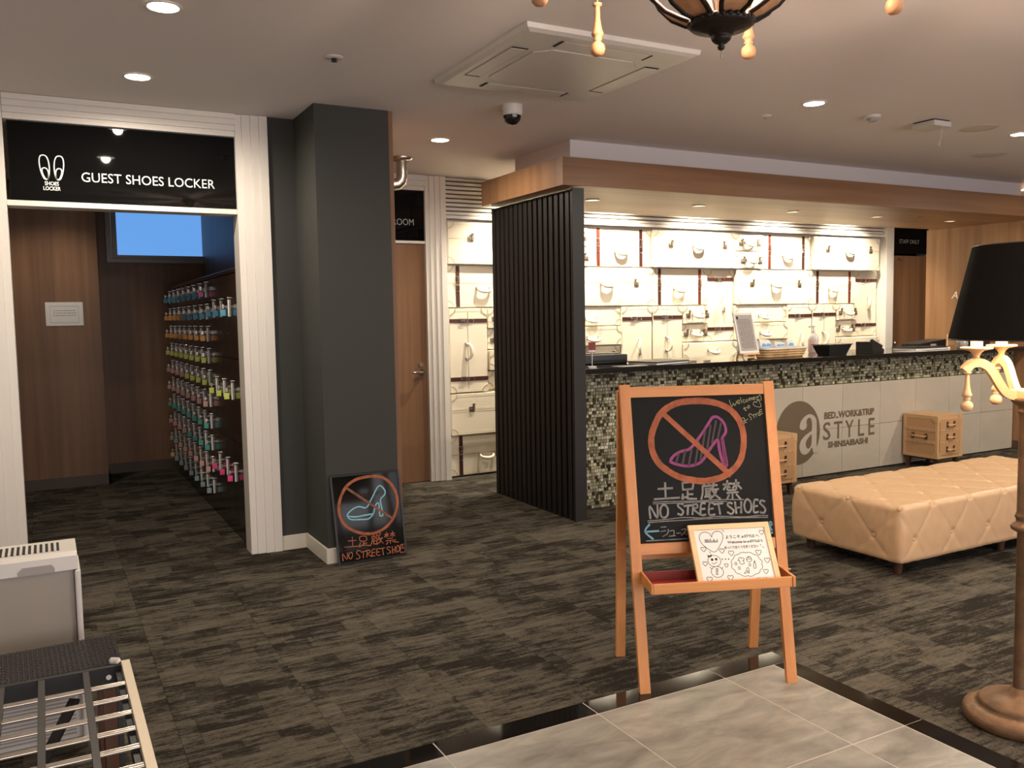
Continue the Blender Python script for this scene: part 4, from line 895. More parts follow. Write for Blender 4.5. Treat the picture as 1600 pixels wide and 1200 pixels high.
# ---------------------------------------------------------------- small black board leaning on the column
lb_ = thing('leaning_board', 'glossy black board with a crossed-out blue shoe leaning on the charcoal column', 'board', (1.53, 5.095, 0))
def LP(a, b, h=0.0): return Vector((a, .12*b-h, b+.003))
mk('panel', MB().prism([(.002,.0),(.438,.0),(.416,.533),(-.018,.537)], lambda a, b: LP(a,b,0), lambda a, b: LP(a,b,-.006)), M['boardgloss'], lb_)
mb = MB()
for a, b in (((.0,.0),(-.0195,.54)), ((.4385,.0),(.418,.536)), ((-.0195,.54),(.418,.536)), ((.0,.004),(.4385,.004))): mb.sweepbox(LP(*a), LP(*b), .012, .012, (1,0,.01) if a[1] < .1 and b[1] > .2 else (0,0,1))
mk('frame', mb, M['black'], lb_)
FL = lambda a, b, h: LP(a, b, .0005+h)
mb = MB(); mb.ribbon(LEAN_RING[:1], .0175, FL, .0009, jit=.08); mk('ban_ring', mb, M['ch_orange'], lb_)
mb = MB(); mb.ribbon(LEAN_RING[1:], .0150, FL, .0014, jit=.08); mk('ban_slash', mb, plain('brown_chalk', (.22,.095,.06), .95, var=.3, bscale=300), lb_)
mb = MB(); mb.ribbon(LEAN_SHOE, .0085, FL, .0007, jit=.1); mk('shoe_drawing', mb, M['ch_cyan'], lb_)
mb = MB(); mb.ribbon(LEAN_LETTERS, .0052, FL, .0007, jit=.2); mk('chalk_lettering', mb, M['ch_or2'], lb_)

# ---------------------------------------------------------------- tufted ottoman
ot = thing('ottoman', 'large tan leather tufted ottoman bench in front of the counter', 'ottoman', (5.21, 3.56, 0))
HX, HY, Z0, Z1 = 1.045, .405, .07, .41
def tuft(s_, t_):
    """diamond tufting: buttons where both lattice coordinates are whole and of equal parity"""
    f1 = abs(((s_+t_)/2+.5) % 1.0 - .5)*2; f2 = abs(((s_-t_)/2+.5) % 1.0 - .5)*2
    pil = (math.sin(math.pi/2*f1)*math.sin(math.pi/2*f2))**.4
    d2 = (f1*f1+f2*f2)
    return -.0055*(1-pil) - .0030*math.exp(-(min(f1, f2)/.075)**2) - .017*math.exp(-d2/.02)
def ottoman_mesh():
    mb = MB(); NX, NY, NZ = 208, 84, 40; rad = .035; idx = {}
    def put(x, y, z, nx, ny, nz):
        # round the box
        c = Vector((max(-HX+rad, min(HX-rad, x)), max(-HY+rad, min(HY-rad, y)), max(Z0+rad, min(Z1-rad, z)))); d = Vector((x,y,z))-c
        dn = d.normalized() if d.length > 1e-9 else Vector((nx,ny,nz)); p = c + dn*rad
        P = .1675; Q = .19
        ht = tuft((x+HX)/P+.33, (y+HY)/Q); hs = tuft((x+HX)/P+.33, (Z1-z)/.2 ); hy = tuft((y+HY)/Q, (Z1-z)/.2)
        low = min(1, max(0, (z-Z0)/.06))
        wz, wy, wx = max(0, dn.z)**2, dn.y**2, dn.x**2
        h = ht*wz + hs*wy*low + hy*wx*low
        bul = .012*math.sin(math.pi*min(1, max(0, (z-Z0)/(Z1-Z0))))*(wx+wy)
        wr = .0016*math.sin(x*47+3*math.sin(y*31)+z*20)*math.sin(y*53+z*37+1.3*math.sin(x*29))
        return p + dn*(h+bul+wr)
    def face(fn, na, nb, flip):
        o = [[fn(i/na, j/nb) for i in range(na+1)] for j in range(nb+1)]
        vs = [v for r_ in o for v in r_]; W = na+1
        fs = [((j*W+i, j*W+i+1, (j+1)*W+i+1, (j+1)*W+i) if not flip else (j*W+i, (j+1)*W+i, (j+1)*W+i+1, j*W+i+1)) for j in range(nb) for i in range(na)]
        mb.add(vs, fs, 0, True)
    X = lambda t_: -HX+2*HX*t_; Y = lambda t_: -HY+2*HY*t_; Z = lambda t_: Z0+(Z1-Z0)*t_
    face(lambda a, b: put(X(a), Y(b), Z1, 0,0,1), NX, NY, False); face(lambda a, b: put(X(a), Y(b), Z0, 0,0,-1), 8, 4, True)
    face(lambda a, b: put(X(a), -HY, Z(b), 0,-1,0), NX, NZ, False); face(lambda a, b: put(X(a), HY, Z(b), 0,1,0), NX, NZ, True)
    face(lambda a, b: put(-HX, Y(a), Z(b), -1,0,0), NY, NZ, True); face(lambda a, b: put(HX, Y(a), Z(b), 1,0,0), NY, NZ, False)
    me = mb.mesh('cushion', M['ottoman']); bm = bmesh.new(); bm.from_mesh(me); bmesh.ops.remove_doubles(bm, verts=bm.verts, dist=.0006); bmesh.ops.recalc_face_normals(bm, faces=bm.faces); bm.to_mesh(me); bm.free()
    return me, put
ome, oput = ottoman_mesh(); ob('cushion', ome, ot)
btm = MB().sphere((0,0,0), .0145, 12, 8, sz=.6).mesh('button', M['ottoman'])
def button(x, y, z, n):
    p = oput(x, y, z, *n); o = ob('button', btm, ot, p + Vector(n)*.004); o.rotation_euler = Vector((0,0,1)).rotation_difference(Vector(n)).to_euler()
i = 0
nx_ = int(2*HX/.1675)
for i in range(-1, nx_+1):
    x = (i-.33)*.1675-HX
    if abs(x) > HX-.02: continue
    for j in range(0, 5):
        y = -HY+.19*j
        if (i+j) % 2 == 0 and abs(y) < HY-.03: button(x, y, Z1, (0,0,1))
    if i % 2 == 0: button(x, -HY, Z1-.012, (0,-.7,.714))
    if i % 2 == 1: button(x, -HY, Z1-.2, (0,-1,0)); button(x, HY, Z1-.2, (0,1,0))
for j in range(0, 5):
    y = -HY+.19*j
    if j % 2 == 0 and abs(y) < HY+.01: button(-HX, max(-HY+.02, min(HY-.02, y)), Z1-.012, (-.7,0,.714))
    if j % 2 == 1: button(-HX, y, Z1-.2, (-1,0,0)); button(HX, y, Z1-.2, (1,0,0))
for x in (-.96, 0, .96):
    for y in (-.32, .32):
        mb = MB(); mb.lathe([(.022,0),(.03,.07),(.03,.075)], 12, c=(x,y,0)); mk('leg', mb, M['darkleg'], ot)

# ---------------------------------------------------------------- trunk side tables
def trunk(label, x, y, side):
    t = thing('trunk_table', label, 'trunk', (x, y, 0), 0, 'trunk side tables by the counter')
    W, D, za, zb = .37, .37, .105, .505; w2, d2 = W/2, D/2
    mk('box', B(-w2+.004,-d2+.004,za, w2-.004,d2-.004,zb, bev=.006), M['trunk'], t)
    mb = MB()
    for sx in (-1, 1):
        for sy in (-1, 1): mb.box(sx*(w2-.030),sy*(d2-.030),za-.001, sx*w2,sy*d2,zb+.001, bev=.003)
    for z in (za, zb-.028):
        mb.box(-w2+.03,-d2+.001,z,w2-.03,-d2+.006,z+.028).box(-w2+.03,d2-.006,z,w2-.03,d2-.001,z+.028).box(-w2+.001,-d2+.03,z,-w2+.006,d2-.03,z+.028).box(w2-.006,-d2+.03,z,w2-.001,d2-.03,z+.028)
    mb.box(-w2+.0,-d2+.0,zb-.0,w2,d2,zb+.004, bev=.002)
    mk('edge_trim', mb, M['trunk2'], t)
    dz = (zb-za-.05)/3
    for k in range(3):
        z0 = za+.026+dz*k
        d = mk('drawer', B(-w2+.034,-d2-.004,z0+.003, w2-.034,-d2+.006,z0+dz-.003, bev=.002), M['trunk'], t)
        mb = MB(); mb.tube([(-.05,-d2-.006,z0+dz*.5),(-.045,-d2-.022,z0+dz*.45),(.045,-d2-.022,z0+dz*.45),(.05,-d2-.006,z0+dz*.5)], .008, 8, m=0)
        for x_ in (-.05,.05): mb.box(x_-.009,-d2-.012,z0+dz*.3,x_+.009,-d2-.004,z0+dz*.75, m=1)
        mk('drawer_handle', mb, [M['trunk2'], M['darkleg']], d)
    for k in (1, 2):
        z0 = za+.026+dz*k; mb = MB()
        for sx in (-1, 1): mb.box(sx*w2,-d2+.03,z0-.002, sx*(w2-.006),d2-.03,z0+.026) if False else mb.box(sx*(w2-.004),-d2+.03,z0-.004, sx*(w2+.003),d2-.03,z0+.022)
        mb.box(-w2+.034,-d2-.006,z0-.003+.0,w2-.034,-d2-.0045,z0+.016)
        mk('side_band', mb, M['trunk2'], t)
    mb = MB()
    for k in (1, 2):
        z0 = za+.026+dz*k
        for i in range(6): u = -.125+.05*i; mb.sphere((u,-d2-.007,z0+.007), .004, 6, 4); mb.sphere((-w2-.003,u,z0+.009), .004, 6, 4); mb.sphere((w2+.003,u,z0+.009), .004, 6, 4)
    mk('studs', mb, M['rivet'], t)
    for sx in (-1, 1):
        for z_, sg_ in ((zb,-1),(za,1)):
            mb = MB(); n = 6
            pl = [(0,0)]+[(.062*math.cos(math.pi/2*k/n), .062*math.sin(math.pi/2*k/n)) for k in range(n+1)]
            mb.prism(pl, lambda a, b: Vector((sx*(w2-a),-d2-.003,z_+sg_*b)), lambda a, b: Vector((sx*(w2-a),-d2,z_+sg_*b)))
            mb.prism(pl, lambda a, b: Vector((sx*(w2+.003),-d2+a,z_+sg_*b)), lambda a, b: Vector((sx*w2,-d2+a,z_+sg_*b)))
            mk('corner_guard', mb, M['trunk2'], t)
    zc = za+.026+dz*1.5
    for sx in (-1, 1):
        mb = MB(); X_ = sx*w2
        mb.tube([(X_+sx*.006,-.075,zc+.012),(X_+sx*.022,-.065,zc),(X_+sx*.022,.065,zc),(X_+sx*.006,.075,zc+.012)], .009, 8)
        for y_ in (-.07,.07): mb.box(X_+sx*.001,y_-.011,zc-.025,X_+sx*.014,y_+.011,zc+.03, m=1)
        mk('side_handle', mb, [M['trunk2'], M['darkleg']], t)
    for sx in (-1, 1):
        for sy in (-1, 1): mk('leg', MB().sweepbox((sx*(w2-.035),sy*(d2-.035),0), (sx*(w2-.045),sy*(d2-.045),.106), .032, .032, (1,0,0)), M['darkleg'], t)
    mk('apron', B(-w2+.03,-d2+.03,.085,w2-.03,d2-.03,.104), M['darkleg'], t)
    return t
trunk('tan leather trunk table with three drawers behind the ottoman, right of the wall logo', 7.505, 5.365, 1)
trunk('tan leather trunk table with three drawers half hidden behind the easel', 5.245, 5.30, -1)
# ---------------------------------------------------------------- floor lamp
def drop_mesh():
    mb = MB(); mb.lathe([(.001,0),(.012,.002),(.0185,.009),(.021,.020),(.0185,.031),(.010,.038),(.0095,.041),(.0135,.045),(.0095,.049),(.0155,.056),(.0175,.060),(.0125,.072),(.008,.098),(.0068,.130),(.0068,.133),(.013,.136),(.013,.141),(.004,.145),(.001,.146)], 18)
    return mb
dropm = drop_mesh().mesh('turned_drop', M['ash'])
def arm_pts(scale=1.0):
    P = [(.036,.000),(.056,-.004),(.081,.008),(.104,.038),(.128,.078),(.153,.105),(.183,.115),(.208,.106),(.226,.086)]
    return P
def arm_mesh(w=.022, th=.030, s=1.0):
    P = [Vector((a*s, b*s)) for a, b in arm_pts()]
    q = []
    for i in range(len(P)-1):
        p0, p1, p2, p3 = P[max(i-1,0)], P[i], P[i+1], P[min(i+2,len(P)-1)]
        for k in range(4):
            t = k/4; q.append(0.5*((2*p1)+(p2-p0)*t+(2*p0-5*p1+4*p2-p3)*t*t+(3*p1-p0-3*p2+p3)*t**3))
    q.append(P[-1]); mb = MB(); vs = []; n = len(q)
    for i in range(n):
        d = (q[min(i+1,n-1)]-q[max(i-1,0)]).normalized(); nr = Vector((-d.y, d.x)); h = th/2*(1.25 if i < 4 else 1.0)
        for a, b in ((-1,-1),(1,-1),(1,1),(-1,1)):
            c = q[i]+nr*h*b; vs.append((c.x, w/2*a, c.y))
    fs = [(0,3,2,1), tuple(4*(n-1)+k for k in range(4))]
    for i in range(n-1):
        for k in range(4): fs.append((4*i+k, 4*i+(k+1) % 4, 4*i+4+(k+1) % 4, 4*i+4+k))
    return mb.add(vs, fs)
armm = arm_mesh().mesh('arm', M['ash'])
fl_ = thing('floor_lamp', 'floor lamp with black drum shade, pale curved arms and bronze column', 'lamp', (3.06, 1.815, 0))
mb = MB(); mb.lathe([(.172,0),(.185,.008),(.187,.028),(.18,.045),(.150,.056),(.136,.060),(.138,.070),(.127,.084),(.075,.098),(.034,.112),(.030,.128),(.001,.129)], 48); mk('base', mb, M['bronze'], fl_)
mb = MB(); mb.lathe([(.0225,.125),(.0225,.700),(.030,.704),(.043,.712),(.046,.722),(.040,.730),(.028,.738),(.028,.752),(.033,.757),(.030,.764),(.0262,.775),(.0262,1.10),(.028,1.128),(.034,1.134),(.034,1.140),(.030,1.145),(.033,1.155),(.052,1.170),(.056,1.178),(.054,1.184)], 24); mk('column', mb, M['bronze'], fl_)
mb = MB(); mb.box(-.045,-.045,1.1845,.045,.045,1.214, bev=.003); mk('hub', mb, M['ash'], fl_)
mb = MB(); mb.tube([(0,0,1.2145),(0,0,1.70)], .013, 12); mk('centre_rod', mb, M['ash'], fl_)
A0 = math.radians(150)
cupm = MB().lathe([(.010,0),(.012,.004),(.010,.012),(.016,.022),(.024,.030),(.050,.036),(.053,.040),(.050,.043),(.018,.043)], 24).mesh('candle_cup', M['ash'])
slm2 = MB().lathe([(.0195,.0435),(.0195,.135),(.001,.136)], 18).mesh('candle_sleeve', M['candle'])
blm = MB().lathe([(.004,.1365),(.013,.15),(.0155,.165),(.010,.185),(.001,.20)], 14).mesh('bulb', M['flame'])
for k in range(4):
    a = A0 - k*math.pi/2; dx, dy = math.cos(a), math.sin(a)
    ao = ob('arm', armm, fl_, (0,0,1.199)); ao.rotation_euler = (0,0,a)
    c = ob('candle_cup', cupm, ao, (.185,0,.126)); ob('candle_sleeve', slm2, ao, (.185,0,.126)); ob('bulb', blm, ao, (.185,0,.126))
    ob('turned_drop', dropm, ao, (.215,0,-.060))
    ob('hook', MB().tube([(.215,0,.084),(.215,0,.094)], .0022, 6).mesh('hook', M['brassdark']), ao)
mb = MB(); n = 48
mb.lathe([(.26,1.395),(.188,1.722)], n, caps=False); mk('shade', mb, M['shade'], fl_)
mb = MB(); mb.lathe([(.2555,1.397),(.1845,1.720)], n, caps=False); mk('shade_lining', mb, M['shade_in'], fl_)
mb = MB()
mb.tube([(.2585*math.cos(2*math.pi*k/n), .2585*math.sin(2*math.pi*k/n), 1.395) for k in range(n)], .0028, 6, closed=True); mb.tube([(.1865*math.cos(2*math.pi*k/n), .1865*math.sin(2*math.pi*k/n), 1.722) for k in range(n)], .0028, 6, closed=True)
for k in range(3): a = k*2*math.pi/3; mb.tube([(0,0,1.69),(.185*math.cos(a),.185*math.sin(a),1.715)], .003, 6)
mk('shade_ring', mb, M['black'], fl_)
def light(name, typ, loc, power, color, parent=None, rot=None, size=.05, angle=None, blend=.6):
    l = bpy.data.lights.new(name, typ); l.energy = power; l.color = color; l.shadow_soft_size = size
    if typ == 'SPOT': l.spot_size = math.radians(angle); l.spot_blend = blend
    o = bpy.data.objects.new(name, l); COL.objects.link(o); o.location = loc
    if rot is not None: o.rotation_euler = rot
    if parent is not None: o.parent = parent
    return o
for k in range(4):
    a = A0 - k*math.pi/2; light('lamp_bulb_light', 'POINT', (.185*math.cos(a), .185*math.sin(a), 1.57), P_LAMP/4, BULB, fl_, size=.02)

# ---------------------------------------------------------------- chandelier
ch = thing('chandelier', 'wooden chandelier with dark iron dish and turned drops hanging above the easel', 'chandelier', (1.44, 1.60, 2.11))
mb = MB(); mb.lathe([(.001,.008),(.007,.011),(.009,.017),(.006,.021),(.014,.025),(.021,.031),(.024,.038),(.020,.041),(.027,.044),(.031,.049),(.052,.053),(.070,.060),(.076,.067),(.074,.073),(.068,.076),(.02,.080)], 40); mk('dish', mb, M['iron'], ch)
mb = MB()
for k in range(28): a = 2*math.pi*k/28; mb.sphere((.073*math.cos(a), .073*math.sin(a), .071), .0066, 8, 5)
mk('bead_rim', mb, M['iron'], ch)
mb = MB(); mb.tube([(0,0,-.008),(.002,0,.012)], .0015, 6); mk('finial_wire', mb, M['brassdark'], ch)
mb = MB(); mb.tube([(0,0,.078),(0,0,.60)], .012, 12); mk('stem', mb, M['iron'], ch)
ribp = [(.060,.074),(.095,.086),(.130,.106),(.160,.138),(.186,.190),(.199,.250),(.195,.335),(.165,.390),(.120,.430),(.070,.455),(.03,.462)]
mbr = MB(); mbi = MB(); W = .072
def band(mb, pts, w, off):
    vs = []; n = len(pts)
    for r_, z in pts:
        r_ = r_+off
        for a in (-.5, 0, .5):
            ang = a*w*min(1, r_/.11)/max(r_, .05); vs.append((r_*math.cos(ang), r_*math.sin(ang), z))
    for i in range(n-1):
        for k in range(2): mb.add([vs[3*i+k], vs[3*i+k+1], vs[3*i+4+k], vs[3*i+3+k]], [(0,1,2,3)], 0, True)
ribm = MB(); band(ribm, ribp, .078, 0); band(ribm, [(r_, z) for r_, z in ribp], .078, -.006); ribm = ribm.mesh('rib', M['chand_wood'])
edgem = MB()
for sgn in (-1, 1):
    edgem.tube([(r_*math.cos(sgn*.039*min(1, r_/.11)/max(r_,.05)), r_*math.sin(sgn*.039*min(1, r_/.11)/max(r_,.05)), z) for r_, z in ribp], .0065, 6)
edgem = edgem.mesh('iron_edge', M['iron'])
for k in range(6):
    a = math.radians(8+60*k); r_ = ob('rib', ribm, ch); r_.rotation_euler = (0,0,a); ob('iron_edge', edgem, r_)
mb = MB(); mb.lathe([(.09,.672),(.09,.676),(.06,.66),(.02,.60),(.001,.599)][::-1], 28); mk('ceiling_rose', mb, M['iron'], ch)
mb = MB(); mb.tube([(0,0,.60),(0,0,.672)], .01, 10); mk('rod', mb, M['iron'], ch)
dropm2 = drop_mesh().mesh('turned_drop', M['chand_wood'])
blm2 = MB().lathe([(.004,.1365),(.013,.15),(.0155,.165),(.010,.185),(.001,.20)], 14).mesh('bulb', M['candle'])
for k in range(6):
    a = math.radians(-22+60*k)
    ao = ob('arm', arm_mesh(s=1.81, w=.026, th=.032).mesh('arm', M['ash']) if k == 0 else armbig, ch, (.04*math.cos(a), .04*math.sin(a), .20)); armbig = ao.data; ao.rotation_euler = (0,0,a)
    ob('candle_cup', cupm, ao, (.335,0,.222)); ob('candle_sleeve', slm2, ao, (.335,0,.222)); ob('bulb', blm2, ao, (.335,0,.222))
    ob('turned_drop', dropm2, ao, (.39,0,-.10)); ob('hook', MB().tube([(.39,0,.044),(.39,0,.15)], .0022, 6).mesh('hook', M['brassdark']), ao)
mb = MB(); mb.lathe([(.004,.20),(.022,.215),(.030,.25),(.022,.29),(.006,.31)], 16, c=(.05,0,0)); mk('bulb', mb, M['flame'], ch)
light('chandelier_core_light', 'POINT', (-.03, 0, .27), P_CHAND, BULB, ch, size=.04)

# ---------------------------------------------------------------- ceiling fixtures
trimm = MB().lathe([(.062,-.001),(.075,-.0012),(.076,-.006),(.070,-.008),(.060,-.004)], 28, caps=False).mesh('trim_ring', M['plastic'])
lensm = MB().disc((0,0,-.0045), .062, (1,0,0), (0,-1,0), 28).mesh('lens', M['lens'])
DL = [(.503,3.87,'first ceiling downlight in the row leading to the shoe lockers'), (.508,5.0,'ceiling downlight closest to the shoe locker doorway'), (2.60,5.84,'ceiling downlight in front of the wooden room door'), (4.268,3.906,'ceiling downlight between the chandelier and the canopy'), (6.428,3.929,'ceiling downlight beyond the round ceiling speaker'), (9.435,5.70,'ceiling downlight past the far end of the canopy')]
for x, y, lab in DL:
    t = thing('downlight', lab, 'downlight', (x,y,CEIL-.0005), 0, 'recessed ceiling downlights')
    ob('trim_ring', trimm, t); ob('lens', lensm, t)
    light('downlight_beam', 'SPOT', (0,0,-.014), P_DOWN, WARM, t, (0,0,0), .03, 176, .55)
for x, y, k_, lab in ((2.4,.3,.8,'over the stone entrance floor'),(4.27,1.6,1.0,'beyond the floor lamp'),(6.43,1.7,1.5,'behind the ottoman'),(8.6,3.9,2.6,'past the far speaker'),(8.6,1.6,1.5,'in the far lobby corner')):     # unseen downlights assumed in the rest of the lobby, added for light
    t = thing('downlight', 'assumed unseen ceiling downlight '+lab, 'downlight', (x,y,CEIL-.0005), 0, 'recessed ceiling downlights')
    ob('trim_ring', trimm, t); ob('lens', lensm, t); light('downlight_beam', 'SPOT', (0,0,-.02), P_DOWN*k_, WARM, t, (0,0,0), .06, 176, .55)
t = thing('downlight', 'assumed unseen ceiling downlight inside the shoe locker room', 'downlight', (.12,8.30,CEIL-.0005), 0, 'recessed ceiling downlights')  # assumed lamp, added to brighten the upper locker room wall
ob('trim_ring', trimm, t); ob('lens', lensm, t); light('downlight_beam', 'SPOT', (0,0,-.02), P_DOWN*.5, WARM, t, (0,0,0), .06, 125, .7)
for k, x in enumerate((4.02, 5.14, 6.27, 7.38, 8.50)):     # unseen wall washers behind the canopy, assumed from the bright suitcase wall
    t = thing('spotlight', f'assumed recessed spotlight washing the suitcase wall behind the canopy, {nth[k]} from the screen', 'spotlight', (x,6.93,CEIL-.0005), 0, 'wall washing spotlights')
    ob('trim_ring', trimm, t); ob('lens', lensm, t)
    light('washer_beam', 'SPOT', (0,0,-.02), P_WASH, WASH, t, (math.radians(14),0,0), .035, 118, .8)
sm = MB().lathe([(.040,-.001),(.056,-.0012),(.057,-.006),(.050,-.007),(.040,-.003)], 24, caps=False).mesh('trim_ring', M['steel'])
sl = MB().disc((0,0,-.003), .041, (1,0,0), (0,-1,0), 24).mesh('lens', M['lensdim'])
for k, (x, y) in enumerate(((3.93,5.86),(5.0,5.83),(6.135,5.85),(7.275,5.855),(8.419,5.86))):
    t = thing('canopy_spot', f'small recessed spot under the canopy, {nth[k]} from the slatted screen', 'spotlight', (x,y,2.4285), 0, 'recessed spots under the canopy')
    ob('trim_ring', sm, t); ob('lens', sl, t)
for k, (x, y) in enumerate(((7.70,5.70),(8.756,5.68))):
    mk('vent_slot', B(x-.05,y-.012,2.4245,x+.05,y+.012,2.4285), M['steel'], None, label=('small metal slot vent under the canopy', 'slot vent under the canopy nearest the end wall')[k], category='vent', group='slot vents under the canopy')
# cassette air conditioner
ac = thing('air_conditioner', 'square white ceiling cassette air conditioner with four outlet vanes', 'air conditioner', (2.42,3.885,CEIL))
mb = MB(); mb.add([(-.49,-.51,-.001),(.49,-.51,-.001),(.49,.51,-.001),(-.49,.51,-.001),(-.485,-.505,-.022),(.485,-.505,-.022),(.485,.505,-.022),(-.485,.505,-.022),(-.46,-.48,-.032),(.46,-.48,-.032),(.46,.48,-.032),(-.46,.48,-.032)], [(4,5,1,0),(5,6,2,1),(6,7,3,2),(7,4,0,3),(8,9,5,4),(9,10,6,5),(10,11,7,6),(11,8,4,7),(11,10,9,8)])
mk('panel', mb, M['plastic'], ac)
c8 = [(-.30+.07,-.30),(.30-.07,-.30),(.30,-.30+.07),(.30,.30-.07),(.30-.07,.30),(-.30+.07,.30),(-.30,.30-.07),(-.30,-.30+.07)]
mk('grille', MB().prism(c8, lambda a, b: Vector((a,b,-.0365)), lambda a, b: Vector((a,b,-.0325))), M['plastic'], ac)
c9 = [(a*1.012, b*1.012) for a, b in c8]; mk('grille_gap', MB().prism(c9, lambda a, b: Vector((a,b,-.0332)), lambda a, b: Vector((a,b,-.0322))), M['plastic2'], ac)
for k in range(4):
    g = mk('vane', MB().box(-.245,-.425,-.0355,.245,-.345,-.0335, bev=.001), M['plastic'], ac); g.rotation_euler = (0,0,k*math.pi/2)
    q = mk('outlet_slot', MB().box(-.255,-.431,-.0333,.255,-.339,-.0322), M['plastic2'], ac); q.rotation_euler = (0,0,k*math.pi/2)
    e = MB().box(-.262,-.428,-.0342,-.247,-.342,-.0334).box(.247,-.428,-.0342,.262,-.342,-.0334); q2 = mk('vane_end', e, M['blackgap'], ac); q2.rotation_euler = (0,0,k*math.pi/2)
t = thing('security_camera', 'white dome security camera hanging from the ceiling near the air conditioner', 'camera', (2.59,4.73,CEIL))
mb = MB(); mb.lathe([(.064,-.0005),(.064,-.045),(.060,-.062),(.056,-.064)], 28); mk('housing', mb, M['plastic'], t)
mb = MB(); mb.lathe([(.055,-.0645),(.053,-.080),(.045,-.098),(.028,-.113),(.001,-.119)], 28); mk('dome', mb, M['glass_dark'], t)
t = thing('sprinkler', 'tiny sprinkler head in the ceiling between downlight and dome camera', 'sprinkler', (1.33,4.24,CEIL)); mb = MB(); mb.lathe([(.045,-.0005),(.045,-.004),(.02,-.008)], 20); mk('plate', mb, M['plastic'], t)
mb = MB(); mb.lathe([(.014,-.0085),(.012,-.02),(.016,-.024),(.001,-.026)], 12); mk('head', mb, M['glass_dark'], t)
t = thing('sprinkler', 'tiny sprinkler head in the ceiling in front of the canopy', 'sprinkler', (4.243,4.29,CEIL)); mb = MB(); mb.lathe([(.04,-.0005),(.04,-.004),(.015,-.008)], 20); mk('plate', mb, M['plastic'], t)
mb = MB(); mb.lathe([(.010,-.0085),(.009,-.018),(.001,-.020)], 12); mk('head', mb, M['steel'], t)
t = thing('smoke_detector', 'small ceiling sensor between the downlight and the white access point', 'sensor', (4.90,3.99,CEIL)); mb = MB(); mb.lathe([(.055,-.0005),(.055,-.016),(.045,-.02)], 24); mk('base', mb, M['plastic'], t)
mb = MB(); mb.lathe([(.036,-.0205),(.034,-.03),(.02,-.04),(.001,-.042)], 20); mk('head', mb, M['plastic2'], t)
t = thing('access_point', 'flat white wireless access point with two pull cords on the ceiling', 'access point', (5.44,3.945,CEIL))
mk('case', B(-.09,-.09,-.045,.09,.09,-.008, bev=.006), M['plastic'], t); mk('bracket', B(-.08,-.08,-.0078,.08,.08,-.0005), M['blackgap'], t)
mb = MB(); mb.tube([(.02,-.07,-.046),(.0,-.08,-.12),(-.03,-.08,-.17)], .0012, 5); mk('cord', mb, M['plastic'], t); mb = MB(); mb.tube([(.06,-.03,-.046),(.06,-.03,-.17)], .0012, 5); mk('cord', mb, M['plastic'], t)
t = thing('ceiling_speaker', 'round flush ceiling speaker beside the access point', 'speaker', (5.93,3.93,CEIL)); mb = MB(); mb.lathe([(.085,-.004),(.13,-.004),(.134,-.0005)], 36); mk('rim', mb, M['plastic'], t); mb = MB(); mb.disc((0,0,-.0035), .088, (1,0,0), (0,-1,0), 32); mk('grille', mb, M['plastic2'], t)
t = thing('ceiling_speaker', 'round flush ceiling speaker past the canopy-side downlight', 'speaker', (7.02,4.55,CEIL)); mb = MB(); mb.lathe([(.085,-.004),(.13,-.004),(.134,-.0005)], 36); mk('rim', mb, M['plastic'], t); mb = MB(); mb.disc((0,0,-.0035), .088, (1,0,0), (0,-1,0), 32); mk('grille', mb, M['plastic2'], t)
t = thing('pipe_vent', 'silver elbow pipe fitting hanging from the ceiling beside the charcoal column', 'pipe', (2.60,6.60,CEIL))
mb = MB(); mb.lathe([(.085,-.0005),(.085,-.022),(.06,-.03)], 24); mk('flange', mb, M['steel'], t)
mb = MB(); mb.tube([(0,0,-.0305),(0,0,-.15),(-.012,0,-.19),(-.045,0,-.215),(-.09,0,-.222)], .047, 18); mk('elbow', mb, M['steel'], t)

# ---------------------------------------------------------------- white heater, rattan bench, metal rack (near left)
ht = thing('panel_heater', 'white panel heater with a slotted top grille beside the dark rattan bench', 'heater', (-.225,3.49,0))
HXh = .298
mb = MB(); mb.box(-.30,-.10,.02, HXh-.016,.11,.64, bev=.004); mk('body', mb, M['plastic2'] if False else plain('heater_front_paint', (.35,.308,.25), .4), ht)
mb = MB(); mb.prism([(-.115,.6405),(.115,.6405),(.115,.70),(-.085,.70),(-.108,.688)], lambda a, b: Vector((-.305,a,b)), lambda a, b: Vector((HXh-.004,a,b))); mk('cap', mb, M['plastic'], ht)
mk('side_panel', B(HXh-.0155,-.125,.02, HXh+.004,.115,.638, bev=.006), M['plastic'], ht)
mb = MB()
for k in range(30): x = -.285+.0178*k; mb.box(x,-.055,.7002,x+.0085,.075,.7012)
mk('grille_slots', mb, M['blackgap'], ht, kind='stuff')
mb = MB()
for k in range(30): x = -.285+.0178*k; mb.box(x-.0085,-.06,.7001,x-.0008,.08,.706)
mk('grille_bars', mb, M['plastic'], ht)
mb = MB(); mb.prism([(.11+.0,.640),(.222,.640),(.222,.655),(.212,.667),(.125,.667),(.11,.653)], lambda a, b: Vector((a,-.118,b)), lambda a, b: Vector((a,-.1085,b))); mk('hand_grip', mb, M['plastic2'], ht)
mk('control_strip', B(-.29,-.08,.7005,.02,-.062,.703), M['plastic2'], ht)
mb = MB(); mb.box(-.28,-.106,.03,.285,-.1005,.22)
mk('intake_frame', mb, M['plastic'], ht)
mb = MB()
for k in range(12): mb.box(-.25,-.109,.045+.013*k,.262,-.1062,.0505+.013*k)
mk('intake_slats', mb, M['plastic2'], ht)
for x in (-.26,.25): mk('foot', B(x-.03,-.1,0,x+.03,.1,.0195), M['black'], ht)

